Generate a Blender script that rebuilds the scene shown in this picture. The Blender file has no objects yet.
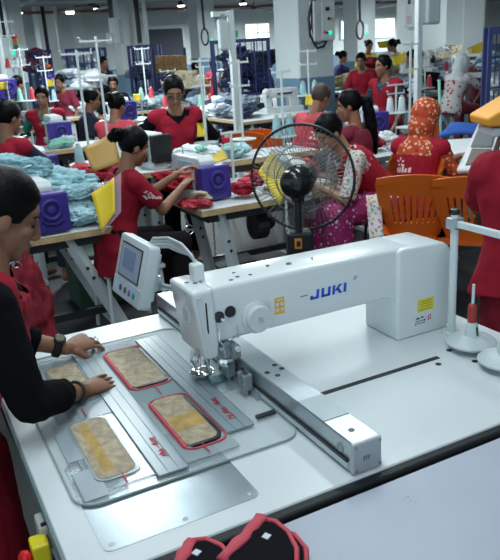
import bpy, bmesh, math, random
from mathutils import Vector as V, Matrix, noise
from mathutils.bvhtree import BVHTree
sc = bpy.context.scene
C = sc.collection
rnd = random.Random(7)

# ---------------------------------------------------------------- camera, sky, lights, exposure
CAMZ, FPX, YAW, PITCH, ROLL = 1.7, 692.0, math.radians(26.58), math.radians(18.2), math.radians(3.55)
fw0 = V((math.sin(YAW), math.cos(YAW), 0)); rt0 = V((math.cos(YAW), -math.sin(YAW), 0))
CF = fw0*math.cos(PITCH) + V((0, 0, -math.sin(PITCH)))
up0 = rt0.cross(CF)
CR = rt0*math.cos(ROLL) - up0*math.sin(ROLL); CU = up0*math.cos(ROLL) + rt0*math.sin(ROLL)
cam = bpy.data.cameras.new('camera'); camo = bpy.data.objects.new('camera', cam); C.objects.link(camo)
camo.matrix_world = Matrix(((CR.x, CU.x, -CF.x, 0), (CR.y, CU.y, -CF.y, 0), (CR.z, CU.z, -CF.z, CAMZ), (0, 0, 0, 1)))
cam.sensor_fit = 'HORIZONTAL'; cam.sensor_width = 36; cam.lens = 36*FPX/500
cam.clip_start = .05; cam.clip_end = 200
cam.dof.use_dof = True; cam.dof.focus_distance = 2.0; cam.dof.aperture_fstop = 14
sc.camera = camo
w = bpy.data.worlds.new('World'); sc.world = w; w.use_nodes = True
w.node_tree.nodes['Background'].inputs[0].default_value = (.72, .88, 1, 1)
w.node_tree.nodes['Background'].inputs[1].default_value = 1
# daylight comes in by the open left and near sides of the hall, so the sky is brighter there
_n = w.node_tree.nodes; _l = w.node_tree.links
_tc = _n.new('ShaderNodeTexCoord'); _dot = _n.new('ShaderNodeVectorMath'); _dot.operation = 'DOT_PRODUCT'; _dot.inputs[1].default_value = (-.86, -.50, .05)
_l.new(_tc.outputs['Generated'], _dot.inputs[0])
_mr = _n.new('ShaderNodeMapRange'); _mr.inputs['From Min'].default_value = 0; _mr.inputs['From Max'].default_value = .9; _mr.inputs['To Min'].default_value = .22; _mr.inputs['To Max'].default_value = 1.05
_l.new(_dot.outputs['Value'], _mr.inputs['Value']); _l.new(_mr.outputs['Result'], _n['Background'].inputs[1])
sc.view_settings.view_transform = 'Standard'; sc.view_settings.look = 'None'
sc.view_settings.exposure = 0.0; sc.view_settings.gamma = 1
sc.view_settings.use_curve_mapping = False

def at(px, py, z):                                   # where the ray through a pixel meets the height z
    d = CF + CR*((px-250)/FPX) - CU*((py-280)/FPX)
    return V((0, 0, CAMZ)) + d*((z-CAMZ)/d.z)
def dp(px, py, dist):                                # the point at that depth on the ray
    d = CF + CR*((px-250)/FPX) - CU*((py-280)/FPX)
    return V((0, 0, CAMZ)) + d*dist

TUBES = [(.4, 1.0, 25), (1.0, 2.6, 26), (2.6, 3.4, 40), (1.4, 5.6, 52), (4.2, 6.2, 48), (2.8, 9.8, 210), (12.3, 9.4, 170), (7.0, 15., 330), (13.5, 15., 360), (14.5, 21., 600), (20., 24., 900), (1., 20., 300), (2., 28., 450), (26., 30., 800), (16., 29., 700)]
for i, (x, y, p) in enumerate(TUBES):
    l = bpy.data.lights.new('tube_light', 'AREA'); l.shape = 'RECTANGLE'; l.size = .35; l.size_y = 1.5
    l.energy = p*1.0; l.color = (.86, .97, 1)
    o = bpy.data.objects.new('tube_light', l); C.objects.link(o); o.location = (x, y, 3.30)

# ---------------------------------------------------------------- materials
MATS = {}
def mat(name, col, rough=.6, metal=0., var=.0, scale=8., bump=0., bscale=60., trans=0., ior=1.45, emit=None, estr=1., spec=.5, alpha=1., coat=0., sheen=0.):
    if name in MATS: return MATS[name]
    m = bpy.data.materials.new(name); m.use_nodes = True; nt = m.node_tree; b = nt.nodes['Principled BSDF']
    b.inputs['Base Color'].default_value = (*col, 1); b.inputs['Roughness'].default_value = rough
    b.inputs['Metallic'].default_value = metal; b.inputs['Specular IOR Level'].default_value = spec
    b.inputs['IOR'].default_value = ior
    if trans: b.inputs['Transmission Weight'].default_value = trans
    if alpha < 1: b.inputs['Alpha'].default_value = alpha
    if coat: b.inputs['Coat Weight'].default_value = coat
    if sheen: b.inputs['Sheen Weight'].default_value = sheen
    if emit: b.inputs['Emission Color'].default_value = (*emit, 1); b.inputs['Emission Strength'].default_value = estr
    tc = nt.nodes.new('ShaderNodeTexCoord')
    if var:
        n = nt.nodes.new('ShaderNodeTexNoise'); n.inputs['Scale'].default_value = scale; n.inputs['Detail'].default_value = 5
        nt.links.new(tc.outputs['Object'], n.inputs['Vector'])
        r = nt.nodes.new('ShaderNodeValToRGB'); r.color_ramp.elements[0].position = .3; r.color_ramp.elements[1].position = .7
        r.color_ramp.elements[0].color = (*[max(0, c*(1-var)) for c in col], 1); r.color_ramp.elements[1].color = (*[min(1, c*(1+var)) for c in col], 1)
        nt.links.new(n.outputs['Fac'], r.inputs['Fac']); nt.links.new(r.outputs['Color'], b.inputs['Base Color'])
    if bump:
        n2 = nt.nodes.new('ShaderNodeTexNoise'); n2.inputs['Scale'].default_value = bscale; n2.inputs['Detail'].default_value = 4
        nt.links.new(tc.outputs['Object'], n2.inputs['Vector'])
        bp = nt.nodes.new('ShaderNodeBump'); bp.inputs['Strength'].default_value = bump; bp.inputs['Distance'].default_value = .01
        nt.links.new(n2.outputs['Fac'], bp.inputs['Height']); nt.links.new(bp.outputs['Normal'], b.inputs['Normal'])
    MATS[name] = m
    return m
def spots(name, base, cols, scale=40., thr=.35, rough=.8, rnd_=1.):
    """printed cloth: blots of the given colours on a base colour"""
    if name in MATS: return MATS[name]
    m = bpy.data.materials.new(name); m.use_nodes = True; nt = m.node_tree; b = nt.nodes['Principled BSDF']; b.inputs['Roughness'].default_value = rough
    tc = nt.nodes.new('ShaderNodeTexCoord'); vo = nt.nodes.new('ShaderNodeTexVoronoi'); vo.inputs['Scale'].default_value = scale; vo.inputs['Randomness'].default_value = rnd_
    nt.links.new(tc.outputs['Object'], vo.inputs['Vector'])
    cr = nt.nodes.new('ShaderNodeValToRGB'); cr.color_ramp.interpolation = 'CONSTANT'
    sep = nt.nodes.new('ShaderNodeSeparateColor'); nt.links.new(vo.outputs['Color'], sep.inputs[0]); nt.links.new(sep.outputs[0], cr.inputs['Fac'])
    els = cr.color_ramp.elements
    els[0].position = 0; els[0].color = (*cols[0], 1)
    els[1].position = 1/len(cols) if len(cols) > 1 else .99; els[1].color = (*cols[min(1, len(cols)-1)], 1)
    for k in range(2, len(cols)):
        e = els.new(k/len(cols)); e.color = (*cols[k], 1)
    lt = nt.nodes.new('ShaderNodeMath'); lt.operation = 'LESS_THAN'; lt.inputs[1].default_value = thr
    nt.links.new(vo.outputs['Distance'], lt.inputs[0])
    mx = nt.nodes.new('ShaderNodeMix'); mx.data_type = 'RGBA'; mx.inputs[6].default_value = (*base, 1)
    nt.links.new(lt.outputs[0], mx.inputs[0]); nt.links.new(cr.outputs['Color'], mx.inputs[7]); nt.links.new(mx.outputs[2], b.inputs['Base Color'])
    MATS[name] = m
    return m

WHITE_TOP = mat('white laminate', (.63, .68, .70), .32, var=.03, scale=3)
GREY_TOP = mat('grey laminate', (.40, .44, .52), .45, var=.04, scale=5)
BLACK = mat('black plastic', (.012, .014, .017), .4)
BLACK_RUB = mat('black rubber', (.009, .012, .014), .5, spec=.3)
MACH = mat('machine enamel', (.66, .72, .73), .25, coat=.3)
MACH2 = mat('old machine enamel', (.60, .65, .66), .4, var=.05)
STEEL = mat('brushed steel', (.40, .46, .50), .27, 1., var=.08, scale=14, bump=.012, bscale=45)
CHROME = mat('chrome', (.8, .83, .85), .08, 1.)
ALU = mat('anodised aluminium', (.48, .54, .57), .38, .85, var=.04, scale=40)
ALU2 = mat('dull aluminium', (.33, .38, .40), .45, .7)
DARKST = mat('dark steel', (.05, .055, .06), .4, .6)
PLASTIC = mat('pale grey plastic', (.52, .60, .62), .4)
DISCP = mat('grey spool disc plastic', (.48, .55, .57), .45)
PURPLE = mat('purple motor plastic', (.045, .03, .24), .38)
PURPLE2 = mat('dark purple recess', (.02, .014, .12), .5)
WOOD = mat('light wood edge', (.50, .36, .19), .5, var=.18, scale=14)
LEGP = mat('grey painted leg', (.50, .56, .57), .45)
RED = mat('red cotton', (.26, .010, .024), .88, var=.12, scale=6, spec=.2)
RED2 = mat('bright red vest', (.32, .013, .032), .88, var=.1, scale=6, spec=.2)
MAROON = mat('maroon cloth', (.16, .012, .03), .85, var=.15, scale=6)
PINKRED = mat('coral red garment', (.50, .05, .07), .8, var=.2, scale=10)
PALEBLUE = mat('pale blue garment', (.27, .47, .52), .85, var=.2, scale=9)
DENIM = mat('navy denim', (.025, .035, .075), .85, var=.35, scale=9)
GREYDEN = mat('grey blue denim', (.19, .24, .30), .85, var=.35, scale=9)
TAN = mat('tan cloth', (.36, .28, .13), .85, var=.3, scale=9)
MINT = mat('mint cloth', (.25, .52, .42), .85, var=.15, scale=9)
GREENC = mat('teal green cloth', (.03, .22, .17), .85, var=.15)
WHITEC = mat('white cloth', (.66, .70, .72), .85, var=.08)
CREAM = mat('cream cloth', (.55, .48, .34), .85, var=.15)
BLACKC = mat('black cotton', (.006, .006, .008), .95, var=.2, spec=.08)
NAVYC = mat('navy cotton', (.012, .018, .04), .9)
SKIN = mat('skin', (.25, .115, .065), .5, var=.07, scale=18)
SKIN2 = mat('lighter skin', (.31, .16, .095), .5, var=.07, scale=18)
LIP = mat('lips', (.22, .06, .05), .45)
HAIR = mat('black hair', (.003, .003, .004), .42, bump=.25, bscale=90, spec=.1)
HAIRB = mat('brown hair', (.05, .03, .02), .5, bump=.5, bscale=90)
EYEW = mat('eye white', (.6, .58, .55), .3)
EYED = mat('dark iris', (.01, .007, .005), .15)
ORANGE = mat('orange plastic', (.62, .12, .012), .38)
YELLOW = mat('yellow sheet', (.72, .52, .03), .5)
ORYEL = mat('amber plastic', (.75, .33, .03), .4)
CLEAR = mat('clear plastic film', (.7, .66, .78), .12, trans=.0, alpha=.22)
ACRYL = mat('clear acrylic', (.62, .70, .73), .06, alpha=.20, spec=.6)
FROST = mat('frosted acrylic', (.42, .50, .55), .25, alpha=.55)
GSTRIP = mat('grey acrylic strip', (.30, .38, .42), .22, alpha=.85)
TEALF = mat('teal film', (.10, .33, .35), .35, alpha=.8)
ROSE = mat('rose red tape', (.55, .07, .10), .7)
POUCHB = mat('black quilted cloth', (.008, .008, .011), .9, bump=.25, bscale=200, spec=.1)
BLUEL = mat('blue lettering', (.012, .09, .55), .4)
YLAB = mat('yellow label', (.70, .60, .04), .5)
OLAB = mat('orange label', (.80, .42, .02), .5)
REDINK = mat('red ink', (.42, .02, .05), .6)
INK = mat('black ink', (.03, .03, .035), .6)
WHITEP = mat('white print', (.75, .65, .65), .7)
BLUEF = mat('blue painted steel', (.022, .035, .14), .45)
WPOLE = mat('white painted steel', (.58, .65, .66), .4)
WALLM = mat('wall paint', (.60, .66, .66), .85, var=.03, scale=1.5)
DADO = mat('blue grey paint', (.13, .23, .32), .7, var=.05, scale=3)
CEILM = mat('ceiling concrete', (.42, .46, .46), .9, var=.06, scale=1)
FLOORM = mat('dark concrete floor', (.020, .023, .026), .6, var=.25, scale=1.2)
LAMP = mat('lamp glow', (1, 1, 1), .5, emit=(1, .98, .95), estr=6)
DAY = mat('daylight pane', (.9, .95, 1), .3, emit=(.95, .98, 1), estr=2.2)
CARTON = mat('cardboard', (.36, .22, .09), .85, var=.15)
GREENL = mat('green lamp', (.0, .5, .25), .3, emit=(.0, .8, .4), estr=1.5)
REDL = mat('red lamp', (.6, .03, .03), .3)
GREENS = mat('green sign', (.02, .35, .2), .5)

# ---------------------------------------------------------------- shape helpers
def obj(name, bm, m, parent=None, smooth=False, loc=None):
    me = bpy.data.meshes.new(name)
    if loc is not None: bmesh.ops.translate(bm, verts=bm.verts, vec=-V(loc))
    bmesh.ops.recalc_face_normals(bm, faces=bm.faces)
    bm.to_mesh(me); bm.free(); me.materials.append(m)
    if smooth:
        for p in me.polygons: p.use_smooth = True
    o = bpy.data.objects.new(name, me); C.objects.link(o)
    if parent is not None: o.parent = parent
    if loc is not None and parent is None: o.location = loc
    return o
def tag(o, label, cat, group=None, kind=None):
    o['label'] = label; o['category'] = cat
    if group: o['group'] = group
    if kind: o['kind'] = kind
    return o
def thing(name, label, cat, loc, rz=0, group=None):
    o = bpy.data.objects.new(name, None); C.objects.link(o); o.location = loc; o.rotation_euler = (0, 0, rz); o.empty_display_size = .1
    return tag(o, label, cat, group)
def copytree(o, loc=None, rz=None, label=None, group=None, parent=None, scale=None):
    c = o.copy(); C.objects.link(c)
    if parent is not None: c.parent = parent
    if loc is not None: c.location = loc
    if rz is not None: c.rotation_euler = (0, 0, rz)
    if scale is not None: c.scale = scale
    if label: c['label'] = label
    if group: c['group'] = group
    for ch in list(o.children): copytree(ch, parent=c)
    return c
def struct(name, bm, m): 
    o = obj(name, bm, m); o['kind'] = 'structure'; return o
def B(): return bmesh.new()
def box(bm, c, s, rz=0, bev=0, seg=2, rot=None):
    M = Matrix.Translation(V(c)) @ (rot.to_4x4() if rot else Matrix.Rotation(rz, 4, 'Z')) @ Matrix.Diagonal((s[0], s[1], s[2], 1))
    if not bev:
        bmesh.ops.create_cube(bm, size=1, matrix=M); return bm
    t = bmesh.new(); bmesh.ops.create_cube(t, size=1, matrix=Matrix.Diagonal((s[0], s[1], s[2], 1)))
    bmesh.ops.bevel(t, geom=t.edges[:], offset=bev, segments=seg, affect='EDGES', profile=.5)
    bmesh.ops.transform(t, matrix=Matrix.Translation(V(c)) @ (rot.to_4x4() if rot else Matrix.Rotation(rz, 4, 'Z')), verts=t.verts)
    me = bpy.data.meshes.new('t'); t.to_mesh(me); t.free(); bm.from_mesh(me); bpy.data.meshes.remove(me); return bm
def b2(bm, lo, hi, bev=0, seg=2):
    return box(bm, [(a+b)/2 for a, b in zip(lo, hi)], [abs(b-a) for a, b in zip(lo, hi)], bev=bev, seg=seg)
def frame_of(d):
    d = V(d).normalized(); a = V((0, 0, 1)) if abs(d.z) < .9 else V((1, 0, 0))
    u = d.cross(a).normalized(); return u, d.cross(u).normalized()
def loft(bm, rings, n=14, close=False):
    """rings: (centre, u half axis, v half axis)"""
    vs = []
    for c, u, v in rings:
        vs.append([bm.verts.new(V(c) + V(u)*math.cos(2*math.pi*k/n) + V(v)*math.sin(2*math.pi*k/n)) for k in range(n)])
    m = len(vs)
    for i in range(m if close else m-1):
        a, b = vs[i], vs[(i+1) % m]
        for k in range(n): bm.faces.new((a[k], a[(k+1) % n], b[(k+1) % n], b[k]))
    if not close: bm.faces.new(vs[0][::-1]); bm.faces.new(vs[-1])
    return bm
def cyl(bm, p0, p1, r0, r1=None, n=14):
    r1 = r0 if r1 is None else r1; p0, p1 = V(p0), V(p1); u, v = frame_of(p1-p0)
    return loft(bm, [(p0, u*r0, v*r0), (p1, u*r1, v*r1)], n)
def cap(bm, p0, p1, r0, r1=None, n=12, f0=False, f1=False):
    r1 = r0 if r1 is None else r1; p0, p1 = V(p0), V(p1); d = (p1-p0); d = d.normalized() if d.length > 1e-6 else V((0, 0, 1)); u, v = frame_of(d)
    R = []
    if not f0: R += [(p0-d*r0*.98, u*r0*.25, v*r0*.25), (p0-d*r0*.75, u*r0*.68, v*r0*.68), (p0-d*r0*.35, u*r0*.94, v*r0*.94)]
    R += [(p0, u*r0, v*r0), (p1, u*r1, v*r1)]
    if not f1: R += [(p1+d*r1*.35, u*r1*.94, v*r1*.94), (p1+d*r1*.75, u*r1*.68, v*r1*.68), (p1+d*r1*.98, u*r1*.25, v*r1*.25)]
    return loft(bm, R, n)
def tube(bm, pts, r, n=8, close=False):
    pts = [V(p) for p in pts]; R = []; m = len(pts); pu = None
    for i, p in enumerate(pts):
        a = pts[(i-1) % m] if (close or i) else p; b = pts[(i+1) % m] if (close or i < m-1) else p
        d = (b-a).normalized()
        if pu is None: u, v = frame_of(d)
        else:
            u = (pu - d*pu.dot(d)); u = u.normalized() if u.length > 1e-5 else frame_of(d)[0]; v = d.cross(u).normalized()
        pu = u; rr = r[i] if isinstance(r, (list, tuple)) else r
        R.append((p, u*rr, v*rr))
    return loft(bm, R, n, close)
def ell(bm, c, u, v, wv, n=14, m=9):
    """ellipsoid with half axes u, v, wv"""
    c, u, v, wv = V(c), V(u), V(v), V(wv)
    R = []
    for i in range(m+1):
        a = -math.pi/2 + math.pi*(i+.12)/(m+.24)
        R.append((c + wv*math.sin(a), u*math.cos(a), v*math.cos(a)))
    return loft(bm, R, n)
def lathe(bm, prof, c=(0, 0, 0), n=20, ax=None):
    c = V(c)
    if ax is None: u, v, d = V((1, 0, 0)), V((0, 1, 0)), V((0, 0, 1))
    else: d = V(ax).normalized(); u, v = frame_of(d)
    return loft(bm, [(c+d*z, u*max(r, .0004), v*max(r, .0004)) for r, z in prof], n)
def prism(bm, pts, z0, z1, M=None):
    a = [bm.verts.new(V((p[0], p[1], z0))) for p in pts]; b = [bm.verts.new(V((p[0], p[1], z1))) for p in pts]; n = len(pts)
    bm.faces.new(a[::-1]); bm.faces.new(b)
    for i in range(n): bm.faces.new((a[i], a[(i+1) % n], b[(i+1) % n], b[i]))
    if M is not None: bmesh.ops.transform(bm, matrix=M, verts=a+b)
    return bm
def rrect(x0, y0, x1, y1, r, k=5):
    P = []
    for cx, cy, a0 in ((x1-r, y1-r, 0), (x0+r, y1-r, 90), (x0+r, y0+r, 180), (x1-r, y0+r, 270)):
        for i in range(k+1):
            a = math.radians(a0+90*i/k); P.append((cx+r*math.cos(a), cy+r*math.sin(a)))
    return P
def ringprism(bm, outer, inner, z0, z1):
    n = len(outer); L = []
    for pts, z in ((outer, z0), (outer, z1), (inner, z1), (inner, z0)): L.append([bm.verts.new((p[0], p[1], z)) for p in pts])
    for j in range(4):
        a, b = L[j], L[(j+1) % 4]
        for i in range(n): bm.faces.new((a[i], a[(i+1) % n], b[(i+1) % n], b[i]))
    return bm
def fuse(name, bm, voxel, m, parent=None, sm=3, disp=0, dscale=8., cut=None, loc=None, seed=0.):
    """melts overlapping closed shapes into one continuous surface"""
    me = bpy.data.meshes.new(name+'_src'); bmesh.ops.recalc_face_normals(bm, faces=bm.faces); bm.to_mesh(me); bm.free()
    o = bpy.data.objects.new(name, me); C.objects.link(o)
    r = o.modifiers.new('r', 'REMESH'); r.mode = 'VOXEL'; r.voxel_size = voxel
    s = o.modifiers.new('s', 'SMOOTH'); s.factor = .5; s.iterations = sm
    dg = bpy.context.evaluated_depsgraph_get(); dg.update()
    nm = bpy.data.meshes.new_from_object(o.evaluated_get(dg)); o.modifiers.clear(); o.data = nm; nm.name = name; bpy.data.meshes.remove(me)
    t = bmesh.new(); t.from_mesh(nm)
    if disp:
        t.normal_update()
        for v in t.verts:
            q = v.co*dscale + V((seed, seed*1.7, 0)); q.z *= .45
            v.co += v.normal*disp*(noise.noise(q)*1.0 + .55*(.5-abs(noise.noise(q*2.3))))
    if cut:
        kill = [f for f in t.faces if cut(f.calc_center_median())]
        bmesh.ops.delete(t, geom=kill, context='FACES')
    if loc is not None: bmesh.ops.translate(t, verts=t.verts, vec=-V(loc))
    t.to_mesh(nm); t.free()
    nm.materials.clear(); nm.materials.append(m)
    for p in nm.polygons: p.use_smooth = True
    if parent is not None: o.parent = parent
    return o
def text_obj(name, s, size, M, m, parent, depth=.0006, bold=0):
    cu = bpy.data.curves.new(name, 'FONT'); cu.body = s; cu.size = size; cu.extrude = depth; cu.offset = bold; cu.align_x = 'CENTER'; cu.align_y = 'CENTER'; cu.resolution_u = 3
    t = bpy.data.objects.new(name, cu); C.objects.link(t)
    dg = bpy.context.evaluated_depsgraph_get(); dg.update(); me = bpy.data.meshes.new_from_object(t.evaluated_get(dg)); bpy.data.objects.remove(t)
    me.transform(M); me.materials.clear(); me.materials.append(m)
    o = bpy.data.objects.new(name, me); C.objects.link(o); o.parent = parent
    return o
# ---------------------------------------------------------------- the hall
struct('floor', b2(B(), (-6, -3, -.1), (62, 36, 0)), FLOORM)
bm = B(); b2(bm, (-6, 34, 0), (62, 34.3, 4.1)); struct('wall_back', bm, WALLM)
bm = B(); b2(bm, (-6, 33.97, 0), (62, 34, 1.28)); struct('trim_1', bm, DADO)
bm = B(); b2(bm, (60, 4, 0), (60.3, 34, 4.1)); struct('wall_right', bm, WALLM)
struct('ceiling', b2(B(), (-6, 0, 3.95), (62, 36, 4.1)), CEILM)
def beam(name, lo, hi, m): struct(name, b2(B(), lo, hi), m)
for k, y in enumerate((12, 17, 22, 27, 32)): beam('ceiling_beam', (-6, y, 3.72), (60, y+.35, 3.95), CEILM)
PIPE = mat('rust red pipe', (.22, .08, .06), .6)
for k, y in enumerate((20., 24.5, 29.)):
    bm = B(); cyl(bm, (-6, y, 3.62), (60, y, 3.62), .05); struct('ceiling_pipe', bm, PIPE if k != 1 else WALLM)
bm = B()
for k in range(9): cyl(bm, (1.5+k*3.5, 10, 3.67), (1.5+k*3.5, 34, 3.67), .045)
struct('ceiling_conduit', bm, WALLM)

def column(x, y, wx=.70, wy=.80, dado=1.24):
    bm = B(); b2(bm, (x, y, 0), (x+wx, y+wy, 3.95), bev=.02, seg=1); o = struct('column', bm, WALLM)
    bm = B(); b2(bm, (x-.012, y-.012, 0), (x+wx+.012, y+wy+.012, dado), bev=.02, seg=1); d = obj('painted_dado', bm, DADO, o)
    return o
def colat(px, d, **k):
    p = dp(px, 60, d); column(p.x, p.y, **k); return p
colat(299, 11.5); colat(123, 21, dado=1.27); colat(43, 27.5, dado=1.32); colat(200, 25, dado=1.6)
colat(420.5, 14.5, dado=1.5); colat(358, 22); colat(462, 17, dado=1.2); colat(4, 20, dado=1.25); colat(474, 27, wx=.55); colat(77, 30, wx=.5, wy=.3)
colat(92, 33, wx=.4)
# windows and openings in the back wall
for n, (px, py, ww, hh) in enumerate(((257, 33, 1.35, .85), (345, 30, .5, .9), (383, 28, 1.5, .95))):
    q = at(px, py, 1.7); d = CF + CR*((px-250)/FPX) - CU*((py-280)/FPX); p = V((0, 0, CAMZ)) + d*(33.95/d.y)
    bm = B(); b2(bm, (p.x-ww/2-.07, 33.9, p.z-hh/2-.07), (p.x+ww/2+.07, 33.99, p.z+hh/2+.07)); wo = struct('window_%d' % (n+1), bm, WPOLE)
    bm = B(); b2(bm, (p.x-ww/2, 33.87, p.z-hh/2), (p.x+ww/2, 33.91, p.z+hh/2)); obj('pane', bm, DAY, wo)
    bm = B(); b2(bm, (p.x-.03, 33.85, p.z-hh/2), (p.x+.03, 33.88, p.z+hh/2)); b2(bm, (p.x-ww/2, 33.85, p.z-.03), (p.x+ww/2, 33.88, p.z+.03)); obj('mullion', bm, WPOLE, wo)
d = CF + CR*((164-250)/FPX) - CU*((45-280)/FPX); p = V((0, 0, CAMZ)) + d*(33.95/d.y)
bm = B(); b2(bm, (p.x-1.0, 33.9, 0), (p.x+1.0, 33.98, p.z+.75)); o = struct('doorway_1', bm, mat('painted doorway dark', (.03, .035, .06), .6))  # open doorway filled by a panel, its unlit inside put into the colour
bm = B(); ringprism(bm, [(p.x-1.12, 0), (p.x-1.12, p.z+.9), (p.x+1.12, p.z+.9), (p.x+1.12, 0)], [(p.x-1, 0), (p.x-1, p.z+.75), (p.x+1, p.z+.75), (p.x+1, 0)], 0, .12)
bmesh.ops.transform(bm, matrix=Matrix(((1, 0, 0, 0), (0, 0, -1, 33.98), (0, 1, 0, 0), (0, 0, 0, 1))), verts=bm.verts); obj('door_frame', bm, WPOLE, o)

# ---------------------------------------------------------------- front worktables
T = .80
t = thing('sewing_machine_table', 'large white laminate worktable with black front edge under the pattern sewing machine', 'table', (.88, 1.69, 0))
def rel(bm, r): bmesh.ops.translate(bm, verts=bm.verts, vec=-r.location); return bm
bm = B(); b2(bm, (.146, 1.07, T-.04), (1.62, 2.31, T), bev=.003, seg=1); obj('tabletop', rel(bm, t), WHITE_TOP, t)
bm = B(); b2(bm, (.146, 1.043, T-.05), (1.63, 1.07, T-.002), bev=.006); obj('front_edge_band', rel(bm, t), BLACK_RUB, t)
bm = B(); b2(bm, (.140, 1.05, T-.042), (.146, 2.31, T-.001)); obj('side_edge_band', rel(bm, t), mat('teal grey edging', (.12, .19, .2), .5), t)
for x, y in ((.28, 1.15), (1.5, 1.15), (.28, 2.2), (1.5, 2.2)):
    bm = B(); b2(bm, (x-.035, y-.035, 0), (x+.035, y+.035, T-.04), bev=.005, seg=1); obj('leg', rel(bm, t), LEGP, t)
bm = B()
for lo, hi in (((.25, 1.12, .68), (1.53, 1.18, .76)), ((.25, 2.17, .68), (1.53, 2.23, .76)), ((.25, 1.15, .2), (.31, 2.2, .26)), ((1.47, 1.15, .2), (1.53, 2.2, .26))): b2(bm, lo, hi)
obj('frame', rel(bm, t), DARKST, t)
bm = B(); b2(bm, (.895, 1.432, T-.001), (1.335, 1.450, T+.0008)); obj('slot', rel(bm, t), BLACK, t)
for x, y in ((1.302, 1.405), (1.40, 1.36), (1.395, 1.46)):
    bm = B(); lathe(bm, [(.009, 0), (.009, .0012)], (x, y, T), 14); obj('screw_cap', rel(bm, t), BLACK, t)
bm = B(); prism(bm, rrect(.216, 1.128, .560, 1.475, .02), T, T+.0012); pl = obj('steel_plate', rel(bm, t), STEEL, t)
for x, y in ((.236, 1.147), (.39, 1.142), (.54, 1.147), (.236, 1.455)):
    bm = B(); lathe(bm, [(.006, 0), (.006, .0006), (.003, .0008)], (x, y, T+.0012), 12); obj('screw', rel(bm, t), ALU2, pl)
bm = B(); b2(bm, (.56, 1.60, T), (.76, 1.80, T+.0012)); obj('throat_plate', rel(bm, t), ALU, t)

t = thing('worktable', 'grey topped worktable across the front with scuffed surface and red pouches', 'table', (1.2, .5, 0))
bm = B(); b2(bm, (.12, -.1, T-.045), (2.3, 1.032, T-.005), bev=.004, seg=1); top = obj('tabletop', rel(bm, t), GREY_TOP, t)
for x, y in ((.3, .0), (2.1, .0), (.3, .9), (2.1, .9)):
    bm = B(); b2(bm, (x-.03, y-.03, 0), (x+.03, y+.03, T-.045)); obj('leg', rel(bm, t), LEGP, t)
for px, py, r in ((407, 497, .006), (411, 500, .005), (416, 502, .003), (404, 499, .004), (468, 488, .002), (412, 510, .002)):
    p = at(px, py, T-.005); bm = B(); ell(bm, (p.x, p.y, T-.005), (r, 0, 0), (0, r*.6, 0), (0, 0, .0006), 8, 4); obj('worn_patch', rel(bm, t), ALU2, t)

# emergency stop on the left table edge
p = at(43, 551, .735)
e = thing('emergency_stop_switch', 'red emergency stop button on yellow box at left table edge', 'switch', p)
bm = B(); box(bm, (-.005, 0, 0), (.036, .046, .06), bev=.005); obj('switch_box', bm, mat('safety yellow', (.75, .62, .02), .4), e)
bm = B(); lathe(bm, [(.008, 0), (.008, .010), (.016, .012), (.017, .022), (.012, .027)], (-.022, -.006, 0), 20, ax=(-1, -.25, .3)); obj('push_button', bm, mat('signal red', (.7, .02, .02), .35), e)
e = thing('control_box', 'small pale grey box screwed beneath left table edge above yellow switch', 'box', at(47, 530, .75))
bm = B(); box(bm, (0, 0, 0), (.038, .06, .06), bev=.005); obj('housing', bm, mat('warm grey plastic', (.40, .42, .38), .5), e)
bm = B(); box(bm, (0, -.020, .031), (.026, .012, .002)); obj('rocker', bm, BLACK, e)

# ---------------------------------------------------------------- pattern sewing machine
mroot = thing('pattern_sewing_machine', 'big white long arm pattern sewing machine with blue lettering and silver carriage', 'sewing machine', (1.0, 1.69, T))
def mo(name, bm, m, parent=mroot, smooth=False):
    bmesh.ops.translate(bm, verts=bm.verts, vec=-mroot.location); return obj(name, bm, m, parent, smooth)
XZ = lambda y0: Matrix(((1, 0, 0, 0), (0, 0, 1, y0), (0, 1, 0, 0), (0, 0, 0, 1)))     # polygon (x,z) extruded in y
def bevelled(bm, off, seg=3, ang=20):
    es = [e for e in bm.edges if e.calc_face_angle(0) > math.radians(ang)]
    bmesh.ops.bevel(bm, geom=es, offset=off, segments=seg, affect='EDGES', profile=.5, clamp_overlap=True); return bm
def shade(o, ang=35):
    for p in o.data.polygons: p.use_smooth = True
    try: o.data.set_sharp_from_angle(angle=math.radians(ang))
    except Exception: pass
    return o
arc = lambda cx, cz, r, a0, a1, k=6: [(cx+r*math.cos(math.radians(a0+(a1-a0)*i/k)), cz+r*math.sin(math.radians(a0+(a1-a0)*i/k))) for i in range(k+1)]
prof = [(.690, .947), (1.265, .947)] + arc(1.265, .897, .05, 90, 0, 5)[1:] + [(1.315, T), (1.525, T)] + arc(1.475, 1.045, .05, 0, 85, 5) + [(1.30, 1.102), (.690, 1.108)]
bm = B(); prism(bm, prof, 0, .158, XZ(1.613)); bevelled(bm, .012, 3, 55)
arm = shade(mo('arm', bm, MACH))
prof = [(1.312, T), (1.527, T)] + arc(1.477, 1.047, .05, 0, 85, 5) + [(1.33, 1.100), (1.312, 1.094)]
F1 = 1.602
bm = B(); prism(bm, prof, 0, .172, XZ(F1)); bevelled(bm, .008, 3, 55); shade(mo('machine_column', bm, MACH))
prof = [(.628, 1.108), (.636, 1.05), (.651, .915), (.662, .905), (.696, .905), (.700, .95), (.694, 1.108)]
bm = B(); prism(bm, prof, 0, .168, XZ(1.606)); bevelled(bm, .012, 4, 50); head = shade(mo('head_cover', bm, MACH))
bm = B(); b2(bm, (.6655, 1.604, .985), (.6695, 1.62, 1.072)); mo('cover_gap', bm, BLACK, head)
bm = B(); b2(bm, (.634, 1.655, 1.0), (.645, 1.70, 1.045), bev=.006); mo('side_window', bm, PLASTIC, head)
bm = B(); prism(bm, prof if False else [(.640, 1.092), (.661, .915), (.672, .915), (.655, 1.092)], 0, .004, XZ(1.6025)); mo('face_ridge', bm, MACH2, head)
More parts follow.
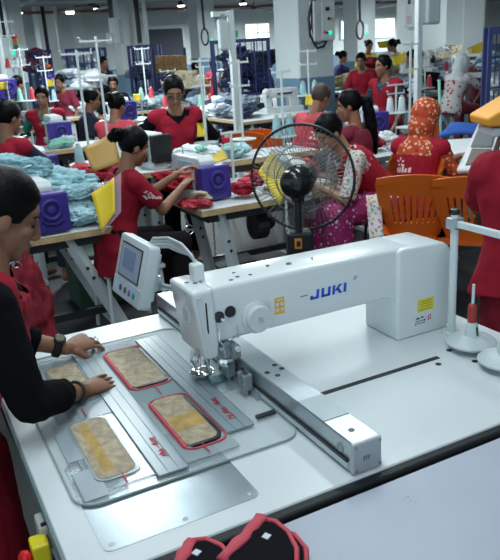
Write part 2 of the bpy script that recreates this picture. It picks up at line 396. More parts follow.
# dial and small knobs on the front face (axis -y)
F0 = 1.613
bm = B(); lathe(bm, [(.046, 0), (.046, .010), (.043, .013), (.039, .014), (.039, .026), (.036, .030)], (.818, F0, .997), 32, ax=(0, -1, 0)); dial = shade(mo('dial', bm, MACH2), 40)
bm = B(); lathe(bm, [(.008, 0), (.008, .003), (.002, .003)], (.818, F0-.030, .997), 16, ax=(0, -1, 0)); mo('dial_screw', bm, ALU, dial)
for x, z, r, m in ((.705, 1.022, .013, DARKST), (.740, 1.030, .013, BLACK)):
    bm = B(); lathe(bm, [(r*1.25, 0), (r*1.25, .003), (r, .004), (r, .010), (r*.7, .011)], (x, F0, z), 20, ax=(0, -1, 0)); k = mo('knob', bm, m)
bm = B(); lathe(bm, [(.0045, 0), (.0045, .014), (.003, .016)], (.710, F0-.011, 1.016), 12, ax=(0, -1, 0)); mo('tension_pin', bm, MACH2)
bm = B(); prism(bm, [(.686, .985), (.701, .985), (.6935, .999)], 0, .0012, XZ(F0-.0012)); mo('warning_triangle', bm, YLAB)
bm = B(); prism(bm, [(.692, .9865), (.695, .9865), (.6935, .994)], 0, .0005, XZ(F0-.0017)); mo('warning_mark', bm, INK)
bm = B(); prism(bm, [(.880, .987), (.911, .987), (.911, 1.037), (.880, 1.037)], 0, .0010, XZ(F0-.001)); lab = mo('caution_label', bm, OLAB)
bm = B()
for x, z, a, b_ in ((.8955, 1.030, .022, .005), (.888, 1.016, .010, .010), (.903, 1.016, .010, .010), (.888, 1.001, .010, .010), (.903, 1.001, .010, .010)):
    b2(bm, (x-a/2, F0-.0018, z-b_/2), (x+a/2, F0-.001, z+b_/2))
mo('caution_pictograms', bm, mat('label white', (.62, .62, .58), .5), lab)
bm = B(); b2(bm, (.788, F0-.0008, 1.0265), (.815, F0, 1.0285)); mo('small_print', bm, INK)
# JUKI lettering, heavy slanted strokes
L = []; h = .028; sw = .0085
def stroke(pts): L.append(pts)
x = 0
stroke([(.019, 0), (.019+sw, 0), (.019+sw, h), (.019, h)]); stroke([(0, 0), (.021, 0), (.021, sw*.85), (0, sw*.85)]); stroke([(0, sw*.5), (sw, sw*.5), (sw, h*.42), (0, h*.42)])
x = .035
stroke([(x, 0), (x+sw, 0), (x+sw, h), (x, h)]); stroke([(x+.021, 0), (x+.021+sw, 0), (x+.021+sw, h), (x+.021, h)]); stroke([(x+.004, 0), (x+.026, 0), (x+.026, sw*.85), (x+.004, sw*.85)])
x = .071
stroke([(x, 0), (x+sw, 0), (x+sw, h), (x, h)]); stroke([(x+sw-.001, h*.40), (x+.021, h), (x+.032, h), (x+.013, h*.36)]); stroke([(x+.012, h*.56), (x+.0225, 0), (x+.0335, 0), (x+.019, h*.68)])
x = .108
stroke([(x, 0), (x+sw, 0), (x+sw, h), (x, h)])
bm = B()
for i, pts in enumerate(L): prism(bm, [(.998+px*1.08+pz*.10, 1.006+pz) for px, pz in pts], 0, .0012+i*.00004, XZ(F0-.0013))
mo('brand_lettering', bm, BLUEL)
bm = B(); b2(bm, (.965, F0-.0008, 1.0225), (.99, F0, 1.0245)); mo('model_lettering', bm, INK)
bm = B(); prism(bm, [(1.150, 1.036), (1.162, 1.036), (1.165, 1.048), (1.153, 1.048)], 0, .001, XZ(F0-.001)); mo('round_badge', bm, ALU)
# labels on the base front
bm = B(); prism(bm, [(1.392, .880), (1.456, .880), (1.456, .922), (1.392, .922)], 0, .001, XZ(F1-.001)); lab = mo('yellow_label', bm, YLAB)
bm = B()
for k in range(4): b2(bm, (1.402+.003*(k % 2), F1-.0016, .886+k*.009), (1.446, F1-.001, .8885+k*.009))
mo('label_text', bm, mat('olive ink', (.35, .30, .03), .6), lab)
bm = B()
for x0, x1, z0, z1 in [(a_-.012, b_-.012, c_-.010, d_-.010) for a_, b_, c_, d_ in ((1.398, 1.412, .866, .871), (1.418, 1.427, .868, .873), (1.396, 1.432, .858, .860), (1.394, 1.399, .848, .853), (1.404, 1.434, .850, .852), (1.43, 1.435, .856, .862))]: b2(bm, (x0, F1-.0008, z0), (x1, F1, z1))
mo('rating_plate_print', bm, INK)
bm = B()
for x0, z0 in [(a_-.010, b_-.008) for a_, b_ in ((1.444, .862), (1.4515, .866), (1.444, .853), (1.452, .855))]: b2(bm, (x0, F1-.0009, z0), (x0+.005, F1, z0+.005))
mo('red_stamp', bm, REDINK)
# dark plugs in the top
for x, y, r in ((.655, 1.70, .008), (.672, 1.68, .008), (.690, 1.69, .006), (.765, 1.645, .007), (.792, 1.66, .007), (.83, 1.655, .006), (.80, 1.70, .005), (.91, 1.70, .006), (.97, 1.68, .009), (1.05, 1.68, .006)):
    bm = B(); ell(bm, (x, y, 1.1075), (r, 0, 0), (0, r, 0), (0, 0, .0015), 12, 4); mo('top_plug', bm, DARKST)
# needle mechanism
bm = B(); cyl(bm, (.690, 1.690, .80), (.690, 1.690, .915), .0035); cyl(bm, (.690, 1.690, .868), (.690, 1.690, .93), .007); cyl(bm, (.69, 1.69, .855), (.69, 1.69, .868), .010); mo('needle_bar', bm, CHROME)
bm = B(); lathe(bm, [(.004, -.006), (.020, -.004), (.031, .006), (.035, .014), (.033, .014), (.027, .007), (.004, .002)], (.676, 1.698, .820), 32); shade(mo('presser_foot', bm, CHROME), 60)
bm = B(); tube(bm, [(.664, 1.675, .91), (.660, 1.670, .87), (.662, 1.69, .845), (.667, 1.715, .826)], .005); mo('presser_bar', bm, CHROME)
bm = B(); tube(bm, [(.640, 1.66, .925), (.628, 1.65, .90), (.640, 1.655, .875), (.652, 1.67, .885)], .004); cyl(bm, (.646, 1.64, .93), (.632, 1.62, .925), .006); mo('thread_guide', bm, ALU)
bm = B(); box(bm, (.726, 1.64, .915), (.028, .05, .055), bev=.008); box(bm, (.752, 1.625, .900), (.03, .03, .035), bev=.008); cyl(bm, (.745, 1.60, .925), (.745, 1.63, .925), .012); mo('thread_trimmer', bm, ALU2)
bm = B(); cyl(bm, (.748, 1.592, .922), (.748, 1.607, .922), .0075); mo('trimmer_screw', bm, MACH)
bm = B(); tube(bm, [(.70, 1.605, .985), (.695, 1.60, .96), (.708, 1.602, .94), (.712, 1.612, .915)], .002); cyl(bm, (.703, 1.612, .93), (.703, 1.603, .93), .006); mo('take_up_lever', bm, CHROME)
bm = B(); cyl(bm, (.735, 1.69, .84), (.735, 1.69, .90), .008, .006); cyl(bm, (.742, 1.70, .82), (.742, 1.70, .86), .014, .012); lathe(bm, [(.006, 0), (.016, .004), (.016, .012), (.006, .016)], (.728, 1.645, .872), 18, ax=(-.4, -1, .3)); mo('wiper', bm, CHROME)
bm = B(); tube(bm, [(.757, 1.61, .985), (.757, 1.603, .968), (.757, 1.607, .95), (.75, 1.612, .955)], .0018); tube(bm, [(.77, F0-.004, .957), (.735, F0-.006, .95)], .002); mo('thread_hook', bm, ALU)
# X-Y carriage
bm = B(); b2(bm, (.766, 1.085, T+.002), (.842, 2.31, .878), bev=.003, seg=1); rail = mo('carriage_beam', bm, ALU)
bm = B(); b2(bm, (.762, 1.10, T+.010), (.768, 2.30, .826)); mo('side_rail', bm, PLASTIC, rail)
bm = B(); b2(bm, (.7605, 1.10, .826), (.7665, 2.30, .8335)); mo('side_groove', bm, BLACK, rail)
bm = B(); b2(bm, (.768, 1.20, .8775), (.840, 1.315, .8795)); mo('cover_plate', bm, ALU2, rail)
bm = B(); b2(bm, (.764, 1.079, T+.002), (.842, 1.092, .878), bev=.003, seg=1); ec = mo('end_cap', bm, mat('matt silver', (.46, .50, .53), .5, .3), rail)
for x, z in ((.772, .870), (.836, .870), (.772, .812), (.836, .812)):
    bm = B(); lathe(bm, [(.0035, 0), (.0035, .002)], (x, 1.079, z), 10, ax=(0, -1, 0)); mo('screw', bm, ALU2, ec)
bm = B()
for k in range(3): tube(bm, [(.793+k*.007, 1.0783, .832), (.791+k*.007, 1.0783, .838-.002*k), (.795+k*.006, 1.0783, .843)], .0012, 6)
mo('worn_mark', bm, mat('dark grey ink', (.12, .13, .15), .7), ec)
bm = B(); lathe(bm, [(.011, 0), (.011, .003), (.007, .004), (.006, .002)], (.766, 1.130, .848), 20, ax=(-1, 0, 0)); mo('bolt', bm, ALU2, rail)
bm = B(); box(bm, (.846, 1.11, .845), (.012, .03, .05), bev=.004); mo('side_lug', bm, ALU2, rail)
for x, y in ((.785, 1.50), (.80, 1.47), (.825, 1.53), (.83, 1.50), (.80, 1.135)):
    bm = B(); lathe(bm, [(.0075, 0), (.0075, .001)], (x, y, .878), 14); mo('screw_head', bm, DARKST, rail)
for y, hgt in ((1.665, .048), (1.56, .046)):
    bm = B(); box(bm, (.742, y-.018, .845), (.028, .020, hgt), bev=.003); box(bm, (.742, y+.006, .845), (.028, .018, hgt*1.05), bev=.003); cb = mo('clamp_block', bm, ALU2)
    bm = B(); tube(bm, [(.742, y-.02, .869), (.742, y-.01, .876), (.742, y+.01, .876)], .004); mo('clamp_spring', bm, BLACK, cb)
    bm = B(); box(bm, (.738, y-.01, .815), (.012, .016, .02)); mo('clamp_foot', bm, STEEL, cb)
    bm = B(); box(bm, (.7445, y+.0195, .84), (.018, .006, .02)); mo('air_fitting', bm, mat('pale blue plastic', (.12, .2, .45), .4), cb)
bm = B(); box(bm, (.757, 1.60, .812), (.014, .20, .016)); mo('clamp_bar', bm, ALU)
bm = B(); b2(bm, (.846, 2.20, .835), (1.15, 2.345, .888), bev=.006); mo('rear_cover', bm, MACH)
bm = B(); box(bm, (.805, 1.98, .884), (.05, .16, .012)); mo('cable_chain', bm, BLACK)
# control panel on its bracket
pr = Matrix.Rotation(math.radians(2), 4, 'Z')
pm = Matrix.Translation(V((.602, 1.985, 1.082))) @ pr @ Matrix.Rotation(math.radians(17), 4, 'Y')     # local -x is the face
def panel(name, bm, m, parent=mroot): 
    bmesh.ops.transform(bm, matrix=pm, verts=bm.verts); return mo(name, bm, m, parent)
bm = B(); prism(bm, rrect(-.121, -.098, .121, .098, .014, 3), -.02, .018, Matrix(((0, 0, 1, 0), (1, 0, 0, 0), (0, 1, 0, 0), (0, 0, 0, 1)))); bevelled(bm, .006, 2, 60)
cp = shade(panel('control_panel', bm, PLASTIC)); 
bm = B(); box(bm, (.026, 0, 0), (.02, .19, .15), bev=.006); panel('rear_housing', bm, PLASTIC, cp)
bm = B(); box(bm, (-.0205, .004, .022), (.003, .172, .108), bev=.001, seg=1); panel('screen_bezel', bm, BLACK, cp)
SCR = mat('dim lcd screen', (.16, .20, .26), .15, emit=(.16, .22, .30), estr=.35)
bm = B(); box(bm, (-.0222, .004, .022), (.0012, .160, .098)); scn = panel('screen', bm, SCR, cp)
bm = B(); box(bm, (-.0232, .012, .028), (.0008, .10, .060)); panel('screen_window', bm, mat('lcd window', (.10, .14, .2), .15, emit=(.09, .14, .24), estr=.35), scn)
bm = B(); box(bm, (-.0205, 0, -.066), (.002, .226, .052)); panel('key_strip', bm, mat('pale blue strip', (.50, .60, .70), .4), cp)
for y, c in ((.045, (.06, .08, .09)), (.005, (.08, .09, .10)), (-.032, (.22, .10, .42)), (-.068, (.02, .30, .18))):
    bm = B(); lathe(bm, [(.010, 0), (.010, .002), (.006, .003)], (-.0215, y, -.066), 14, ax=(-1, 0, 0)); panel('button', bm, mat('button %.2f %.2f' % (c[0], c[1]), c, .4), cp)
bm = B(); tube(bm, [(.648, 1.965, 1.03), (.66, 1.90, 1.04), (.67, 1.76, 1.062)], .010); box(bm, (.645, 1.97, 1.045), (.035, .10, .05), bev=.008); mo('panel_bracket', bm, ALU)
bm = B(); box(bm, (.690, 1.705, 1.128), (.034, .036, .056), bev=.006); mo('bracket_post', bm, MACH)
for k in range(4):
    bm = B(); o_ = k*.009
    tube(bm, [(.690+o_*.3, 1.71, 1.150), (.687, 1.72+o_, 1.172), (.678, 1.77+o_, 1.198-o_), (.664, 1.84, 1.205-o_), (.648, 1.92, 1.190-o_), (.630, 1.95+o_, 1.15)], .0045); mo('cable', bm, mat('grey cable', (.45, .5, .5), .5) if k != 2 else mat('pale cable', (.6, .64, .64), .5))

# ---------------------------------------------------------------- clear template with its four pockets
tp = thing('sewing_template', 'clear acrylic template with grey strips lying on the white worktable', 'template', (.48, 1.70, T))
def tobj(name, bm, m, parent=tp): bmesh.ops.translate(bm, verts=bm.verts, vec=-tp.location); return obj(name, bm, m, parent)
Z0 = T+.0025
bm = B(); prism(bm, rrect(.204, 1.282, .764, 2.14, .055, 8), Z0, Z0+.004); tobj('base_sheet', bm, ACRYL)
edge = mat('acrylic edge', (.26, .34, .33), .2)
bm = B(); ringprism(bm, rrect(.2035, 1.2815, .7645, 2.1405, .055, 8), rrect(.2065, 1.2845, .7615, 2.1375, .053, 8), Z0-.0005, Z0+.0045); tobj('base_sheet_edge', bm, edge)
WIN = [(.474, 1.738, .600, 2.040), (.485, 1.366, .596, 1.650), (.268, 1.350, .366, 1.648), (.290, 1.755, .388, 2.030)]
for i, (x0, x1, y0, y1) in enumerate(((.252, .468, 1.318, 2.10), (.462, .675, 1.318, 2.10))):
    bm = B(); prism(bm, [(x0, y0), (x1-.07, y0), (x1-.07, y1), (x0, y1)], Z0+.0045+.0004*i, Z0+.006+.0004*i); sh = tobj('inner_sheet', bm, mat('thin acrylic sheet', (.50, .58, .62), .08, alpha=.38))
    bm = B(); ringprism(bm, [(x0, y0), (x1-.07, y0), (x1-.07, y1), (x0, y1)], [(x0+.002, y0+.002), (x1-.072, y0+.002), (x1-.072, y1-.002), (x0+.002, y1-.002)], Z0+.006, Z0+.0068); tobj('sheet_edge', bm, edge, sh)
for x0, x1, y0, y1 in ((.392, .466, 1.300, 2.105), (.602, .680, 1.385, 2.085)):
    bm = B(); b2(bm, (x0, y0, Z0+.0062), (x1, y1, Z0+.0105)); st = tobj('grey_strip', bm, GSTRIP)
    bm = B(); b2(bm, (x0+.024, y0, Z0+.0105), (x0+.0255, y1, Z0+.0112)); b2(bm, (x0+.05, y0, Z0+.0105), (x0+.0512, y1, Z0+.0112)); b2(bm, (x0, y0, Z0+.0105), (x0+.0014, y1, Z0+.0114)); b2(bm, (x1-.0014, y0, Z0+.0105), (x1, y1, Z0+.0114)); tobj('strip_groove', bm, mat('groove grey', (.10, .14, .16), .5), st)
    M = Matrix.Translation(V(((x0+x1)/2+.006, y0+.115, Z0+.0116))) @ Matrix.Rotation(math.radians(-90), 4, 'Z')
    text_obj('handwriting', 'Strip - 44p/ (L)' if x0 > .5 else 'Strip - 44p/', .022, M @ Matrix.Identity(4), REDINK, st, depth=.0002, bold=.0006).location = -tp.location
for k, (x0, y0, x1, y1) in enumerate(((.56, 1.655, .76, 1.70), (.57, 1.47, .66, 1.655), (.46, 1.66, .60, 1.735))):
    bm = B(); b2(bm, (x0, y0, Z0+.0044), (x1, y1, Z0+.0047+.0001*k)); tobj('film_patch', bm, TEALF if k != 1 else mat('white film', (.6, .66, .68), .4, alpha=.7))
for k, (x0, y0, x1, y1) in enumerate(((.23, 1.47, .34, 1.66), (.225, 1.30, .28, 1.42), (.31, 1.655, .46, 1.75), (.40, 1.99, .47, 2.09))):
    bm = B(); b2(bm, (x0, y0, Z0+.0068), (x1, y1, Z0+.0071)); tobj('worn_film', bm, FROST)
for k, (x, y, a) in enumerate(((.53, 1.350, .05), (.325, 1.335, .05), (.54, 1.70, .06), (.325, 1.69, .05))):
    bm = B(); b2(bm, (x-.0016, y-a/2, Z0+.0106), (x+.0016, y+a/2, Z0+.0112)); tobj('red_tick', bm, REDINK)
bm = B()
for x, y in ((.675, 1.535), (.682, 1.515), (.678, 1.497)): lathe(bm, [(.005, 0), (.005, .001)], (x, y, Z0+.0045), 12)
tobj('rivet', bm, ALU2)
bm = B(); b2(bm, (.70, 1.405, Z0+.0045), (.755, 1.418, Z0+.012)); tobj('locating_block', bm, DARKST)
QUILT = mat('quilted tan cloth', (.40, .33, .23), .8, var=.30, scale=45, bump=.3, bscale=140)
QUILTY = mat('golden tan cloth', (.46, .31, .10), .8, var=.25, scale=26, bump=.3, bscale=140)
PLAB = ['tan pocket panel beside the fingertips, black and red rim, far right window of the template', 'tan pocket panel with golden band and red rim in the near right template window',
        'plain tan pocket panel without red rim in the near left window of the template', 'tan pocket panel partly under the hands in the far left window of the template']
for i, (x0, y0, x1, y1) in enumerate(WIN):
    p = thing('pocket_panel', PLAB[i], 'fabric panel', ((x0+x1)/2, (y0+y1)/2, Z0+.006), group='pocket panels set in the clear template')
    def po(name, bm, m, par=p): bmesh.ops.translate(bm, verts=bm.verts, vec=-p.location); return obj(name, bm, m, par)
    z = Z0+.006
    bm = B(); prism(bm, rrect(x0+(.010 if i < 2 else .004), y0+(.010 if i < 2 else .005), x1-(.012 if i < 2 else .005), y1-.006, .022), z+.0009, z+.005); pan = po('quilted_cloth', bm, QUILT)
    if i in (1,):
        bm = B(); b2(bm, (x0+.014, y0+.09, z+.005), (x1-.014, y0+.165, z+.0055)); po('golden_band', bm, QUILTY, pan)
    if i == 2:
        bm = B(); b2(bm, (x0+.022, y0+.03, z+.0049), (x0+.048, y1-.03, z+.0053)); po('golden_band', bm, QUILTY, pan)
    if i < 2:
        bm = B(); ringprism(bm, rrect(x0-.002, y0-.006, x1+.007, y1+.002, .034), rrect(x0-.0005, y0-.002, x1+.003, y1-.001, .030), z, z+.004); po('red_rim', bm, ROSE)
        bm = B(); b2(bm, (x0+.002, y0+.012, z+.001), (x0+.009, y1-.012, z+.0052)); po('red_binding', bm, ROSE)
        bm = B(); prism(bm, [(x1-.013, y0+.03), (x1-.003, y0+.03), (x1-.003, y1-.03), (x1-.013, y1-.03)], z+.001, z+.0066); prism(bm, [(x0+.02, y0+.004), (x1-.03, y0+.004), (x1-.012, y0+.012), (x1-.004, y0+.031), (x1-.013, y0+.034), (x1-.02, y0+.02), (x1-.03, y0+.014), (x0+.02, y0+.014)], z+.001, z+.0064); po('black_zip', bm, BLACK)
    else:
        bm = B(); ringprism(bm, rrect(x0-.003, y0-.003, x1+.006, y1+.003, .028), rrect(x0+.004, y0+.005, x1-.003, y1-.003, .026), z, z+.004); po('clear_rim', bm, mat('thin acrylic edge', (.38, .45, .46), .2, alpha=.55))
        bm = B(); ringprism(bm, rrect(x0+.001, y0+.002, x1-.001, y1-.003, .024), rrect(x0+.004, y0+.005, x1-.005, y1-.006, .022), z, z+.0035); po('shadow_gap', bm, DARKST)

# pouches on the front table
def pouch(label, body, fold, bind, tabpx, dz):
    z = T-.005+dz; W = [at(x, y, T) for x, y in body]; c = sum(W, V())/len(W); r = thing('pouch', label, 'pouch', (c.x, c.y, z), 0, 'black pouches with coral binding on the front table')
    L = lambda x, y, h_: V((at(x, y, T).x-c.x, at(x, y, T).y-c.y, h_))
    bm = B(); prism(bm, [(p.x-c.x, p.y-c.y) for p in W], 0, .010); bevelled(bm, .003, 2, 60); obj('body', bm, POUCHB, r)
    bm = B(); tube(bm, [L(x, y, .008) for x, y in bind], .0052, 8); obj('binding', bm, ROSE, r, True)
    bm = B(); n_ = len(fold); tube(bm, [L(x, y, .012+.003*(k % 2)) for k, (x, y) in enumerate(fold)], [.011+.003*(k % 2) for k in range(n_)], 10); bmesh.ops.subdivide_edges(bm, edges=bm.edges[:], cuts=2, use_grid_fill=True)
    for v in bm.verts: v.co += V((noise.noise(v.co*70), noise.noise(v.co*70+V((9, 0, 0))), noise.noise(v.co*60+V((0, 9, 0)))*.6))*.005
    bmesh.ops.scale(bm, verts=bm.verts, vec=(1, 1, .62)); o = obj('fold', bm, ROSE, r, True)
    if tabpx:
        bm = B(); p = L(*tabpx, .0112); box(bm, p, (.014, .014, .002), rz=.5); obj('size_label', bm, WHITEC, r)
    return r
pouch('largest pouch at the bottom, black with white diamond tab and coral edge', [(228, 562), (264, 528), (276, 531), (287, 540), (294, 556), (292, 578), (238, 588)], [(222, 566), (236, 552), (250, 538), (263, 524)], [(262, 525), (276, 528), (288, 538), (297, 555), (297, 578)], (267, 544), .012)
pouch('pouch under the white diamond one, only its coral edge shows', [(252, 560), (282, 533), (298, 541), (304, 556), (300, 580), (260, 588)], [(246, 570), (262, 556), (276, 540)], [(276, 531), (294, 536), (306, 550), (307, 575)], None, .001)
pouch('black pouch with white label and coral fold, leftmost of the pouches', [(184, 566), (192, 546), (208, 544), (224, 552), (230, 566), (226, 585), (190, 590)], [(176, 572), (184, 556), (193, 543)], [(190, 543), (206, 541), (222, 548), (232, 562), (230, 580)], (197, 556), .002)

# thread stand at right
ts = thing('thread_stand', 'pale grey metal thread stand with crossbar at right end of worktable', 'thread stand', (1.493, 1.557, T))
def so(name, bm, m, par=ts): bmesh.ops.translate(bm, verts=bm.verts, vec=-ts.location); return obj(name, bm, m, par)
bm = B(); cyl(bm, (1.493, 1.557, T), (1.493, 1.557, 1.195), .0125, n=18); shade(so('pole', bm, WPOLE))
bm = B(); lathe(bm, [(.03, 0), (.03, .005), (.016, .008), (.016, .03)], (1.493, 1.557, T), 18); so('base', bm, WPOLE)
bm = B(); lathe(bm, [(.014, 0), (.014, .016), (.008, .018)], (1.493, 1.557, 1.193), 16); so('pole_cap', bm, BLACK)
bm = B(); b2(bm, (1.483, 1.02, 1.155), (1.499, 1.575, 1.175), bev=.002, seg=1); cb_ = so('crossbar', bm, WPOLE)
bm = B(); box(bm, (1.493, 1.557, 1.165), (.04, .04, .034), bev=.003); cyl(bm, (1.505, 1.53, 1.155), (1.53, 1.53, 1.155), .006); so('clamp', bm, ALU, cb_)
for x, y, red in ((1.456, 1.432, 1), (1.439, 1.285, 0)):
    bm = B(); lathe(bm, [(.03, .0), (.034, .012), (.074, .020), (.076, .026), (.068, .034), (.03, .046), (.022, .046)], (x, y, T), 32); d_ = shade(so('spool_disc', bm, DISCP), 30)
    bm = B(); lathe(bm, [(.022, 0), (.017, .035), (.014, .045)], (x, y, T+.044), 20); shade(so('cone_holder', bm, PLASTIC, d_), 50)
    bm = B(); box(bm, (x+.002, y-.0195, T+.062), (.006, .003, .028)); so('holder_slot', bm, BLACK, d_)
    if red:
        bm = B(); lathe(bm, [(.014, 0), (.0145, .05), (.012, .058), (.006, .062)], (x, y, T+.086), 18); shade(so('red_sleeve', bm, mat('red plastic sleeve', (.30, .03, .02), .45), d_), 50)
        bm = B(); cyl(bm, (x, y, T+.14), (x, y, T+.208), .0045); so('spindle', bm, PLASTIC, d_)
    else:
        bm = B(); lathe(bm, [(.016, 0), (.016, .11), (.010, .12)], (x, y, T+.07), 18); shade(so('white_sleeve', bm, WHITEC, d_), 50)
# ---------------------------------------------------------------- people
def ik(S, W, l1, l2, pole):
    d = W-S; L = d.length; Lm = (l1+l2)*.985
    if L > Lm: W = S + d*(Lm/L); d = W-S; L = Lm
    L = max(L, abs(l1-l2)*1.05+.001)
    a = (l1*l1-l2*l2+L*L)/(2*L); h_ = math.sqrt(max(0, l1*l1-a*a)); n = d.normalized(); p = V(pole); p = (p-n*p.dot(n)).normalized()
    return S + n*a + p*h_, W
def hand(bm, W, d, n, s, k=1., curl=.35, spread=1., thumb=.6, fr=1.):
    """W wrist, d forward, n out of the back of the hand, s towards the thumb"""
    d, n, s = V(d).normalized(), V(n), V(s); n = (n-d*n.dot(d)).normalized(); s2 = n.cross(d); s = s2 if s2.dot(s) > 0 else -s2
    loft(bm, [(W-d*.02*k, s*.021*k, n*.017*k), (W+d*.012*k, s*.025*k, n*.017*k), (W+d*.045*k, s*.037*k, n*.0165*k), (W+d*.078*k, s*.041*k, n*.0135*k), (W+d*.092*k, s*.037*k, n*.010*k)], 14)
    for j, (o_, ln, r) in enumerate(((.030, .076, .0092), (.0105, .085, .0095), (-.0095, .079, .0092), (-.029, .063, .0082))):
        r *= k*fr; b = W + d*(.084-.0035*abs(j-1))*k + s*o_*k; dd = (d + s*(o_*4.2*spread-.0)).normalized(); c = curl*(1+.18*j)
        p1 = b + (dd*math.cos(c*.6) - n*math.sin(c*.6))*ln*.46*k
        p2 = p1 + (dd*math.cos(c*1.5) - n*math.sin(c*1.5))*ln*.32*k
        p3 = p2 + (dd*math.cos(c*2.2) - n*math.sin(c*2.2))*ln*.25*k
        cap(bm, b, p1, r*1.05, r, 10); cap(bm, p1, p2, r, r*.93, 10); cap(bm, p2, p3, r*.95, r*.86, 10)
    b = W + d*.022*k + s*.026*k - n*.004*k; t1 = b + (d*.62 + s*thumb - n*.35).normalized()*.042*k; t2 = t1 + (d*.9 + s*thumb*.35 - n*.4).normalized()*.032*k; t3 = t2 + (d*1 + s*.0 - n*.35).normalized()*.022*k
    cap(bm, b, t1, .0145*k, .0112*k*fr, 10); cap(bm, t1, t2, .0112*k*fr, .0102*k*fr, 10); cap(bm, t2, t3, .0102*k*fr, .0082*k*fr, 10)

def person(label, loc, face, seat=None, S=1., lean=10, yaw=0, pitch=15, tilt=0, hl=None, hr=None, tops=(), bottom=None, hair='bun', skin=None, female=True, vox=.010,
           pel=None, hijab=None, glasses=False, curl=.45, pole_l=None, pole_r=None, hat=None, hands=True, shrug=0, group=None, hd=None, hn=None, legs=True, mask=False, headoff=(0, 0, 0), head=None, neckcut=.0, logo=None, eyes=True, hairm=None):
    skin = skin or SKIN; hairm = hairm or HAIR
    fa = math.radians(face); f = V((math.cos(fa), math.sin(fa), 0)); r = V((math.sin(fa), -math.cos(fa), 0)); up = V((0, 0, 1))
    zp = pel if pel else ((seat+.10) if seat else .86*S)
    P = V((loc[0], loc[1], zp))
    la = math.radians(lean); sp = up*math.cos(la)+f*math.sin(la); sf = f*math.cos(la)-up*math.sin(la)
    ya = math.radians(yaw); pa = math.radians(pitch); ta = math.radians(tilt)
    hf0 = f*math.cos(ya) - r*math.sin(ya); hr0 = r*math.cos(ya) + f*math.sin(ya)
    hf = hf0*math.cos(pa) - up*math.sin(pa); hu = up*math.cos(pa) + hf0*math.sin(pa)
    hr_ = hr0*math.cos(ta) + hu*math.sin(ta); hu = hu*math.cos(ta) - hr0*math.sin(ta)
    k = 1.0*S if S > .9 else .95
    if head is not None:                                  # hang the figure from the place of its head
        P = V(head) - (sp*.455*S + up*shrug + (sp*.35+up*.65).normalized()*.075*S + hu*.085*k + hf*.03*k + V(headoff)); zp = P.z
    base = V((P.x, P.y, 0)); root = thing('person', label, 'person', base, 0, group)
    def torso(bm, inf, z0=-.10, z1=.40, wide=1., n=18, vest=1.):
        lv = [(-.12, .150, .105), (-.04, .168, .118), (.06, .150, .105), (.15, .128, .092), (.24, .140, .100), (.32, .155, .108), (.38, .158, .098), (.42, .140, .078), (.455, .090, .060)]
        R = []
        for z, a, b in lv:
            if z < z0-.001 or z > z1: continue
            bend = sp if z > .0 else (up*.6+sp*.4).normalized()
            ex = .012 if inf > .012 and z < .03 else 0; a = a*(vest if z > .27 else 1)
            R.append((P + bend*z*S, r*(a*S*wide*(1. if female else 1.08)+inf+ex), sf*(b*S+inf+ex)))
        loft(bm, R, n)
        if female and z1 > .3:
            for q in (-1, 1): ell(bm, P+sp*.29*S+sf*.055*S+r*.062*S*q, r*(.062*S+inf), sf*(.062*S+inf), sp*(.062*S+inf), 12, 7)
    nb = P + sp*.455*S + up*shrug
    sh = {q: P + sp*(.402*S+shrug) + r*q*(.152 if female else .172)*S for q in (-1, 1)}
    l1, l2 = .265*S, .235*S
    tg = {1: hr, -1: hl}; el = {}; wr = {}
    for q in (-1, 1):
        t = tg[q]
        if t is None: t = sh[q] - up*.44*S + f*.12*S + r*q*.05
        po = (pole_r if q > 0 else pole_l) or (r*q*.7 - up*.8 - f*.35)
        el[q], wr[q] = ik(sh[q], V(t), l1, l2, po)
    hip = {q: P - up*.03*S + r*q*.085*S for q in (-1, 1)}
    kn, an = {}, {}
    for q in (-1, 1):
        if seat: kn[q] = hip[q] + f*.40*S + r*q*.04 - up*.03; an[q] = V((kn[q].x, kn[q].y, .08)) - f*.03
        else: kn[q] = hip[q]*.5 + (base + r*q*.09 + up*.08)*.5 + f*.015; an[q] = base + r*q*.09 + up*.08
    # head frame
    HC = nb + (sp*.35+up*.65).normalized()*.075*S + hu*.085*k + hf*.03*k + V(headoff)
    def h(x, y, z): return HC + (hr_*x + hf*y + hu*z)*k
    def e3(bm, c, a, b, c2, n=16, m=11): ell(bm, h(*c), hr_*a*k, hf*b*k, hu*c2*k, n, m)
    bm = B(); torso(bm, 0)
    cap(bm, nb-sp*.05*S, HC-hf*.025*k-hu*.035*k, .056*S, .047*S)
    for q in (-1, 1):
        cap(bm, nb-sp*.03+r*q*.04, sh[q], .044*S, .050*S)
        cap(bm, sh[q], el[q], .047*S, .037*S); cap(bm, el[q], wr[q], .037*S, .0235*S)
        if hands:
            d = (wr[q]-el[q]).normalized(); n_ = up
            if hd and hd.get(q): d = V(hd[q]).normalized()
            if hn and hn.get(q): n_ = V(hn[q])
            if abs(d.dot(n_)) > .9: n_ = f
            hand(bm, wr[q], d, n_, -r*q, .95*S, curl[q] if isinstance(curl, dict) else curl, fr=.86 if vox < .007 else 1.1, spread=1.5 if vox < .007 else 1.)
        if legs: cap(bm, hip[q], kn[q], .080*S, .055*S); cap(bm, kn[q], an[q], .053*S, .035*S); cap(bm, an[q]-up*.03-f*.02, an[q]-up*.045+f*.14*S, .034, .026)
    e3(bm, (0, -.012, .032), .074, .092, .088); e3(bm, (0, .028, -.030), .057, .058, .078); e3(bm, (0, .058, -.092), .024, .024, .022)
    e3(bm, (0, .062, .035), .052, .022, .026)
    cap(bm, h(0, .083, .012), h(0, .099, -.028), .0085*k, .0115*k)
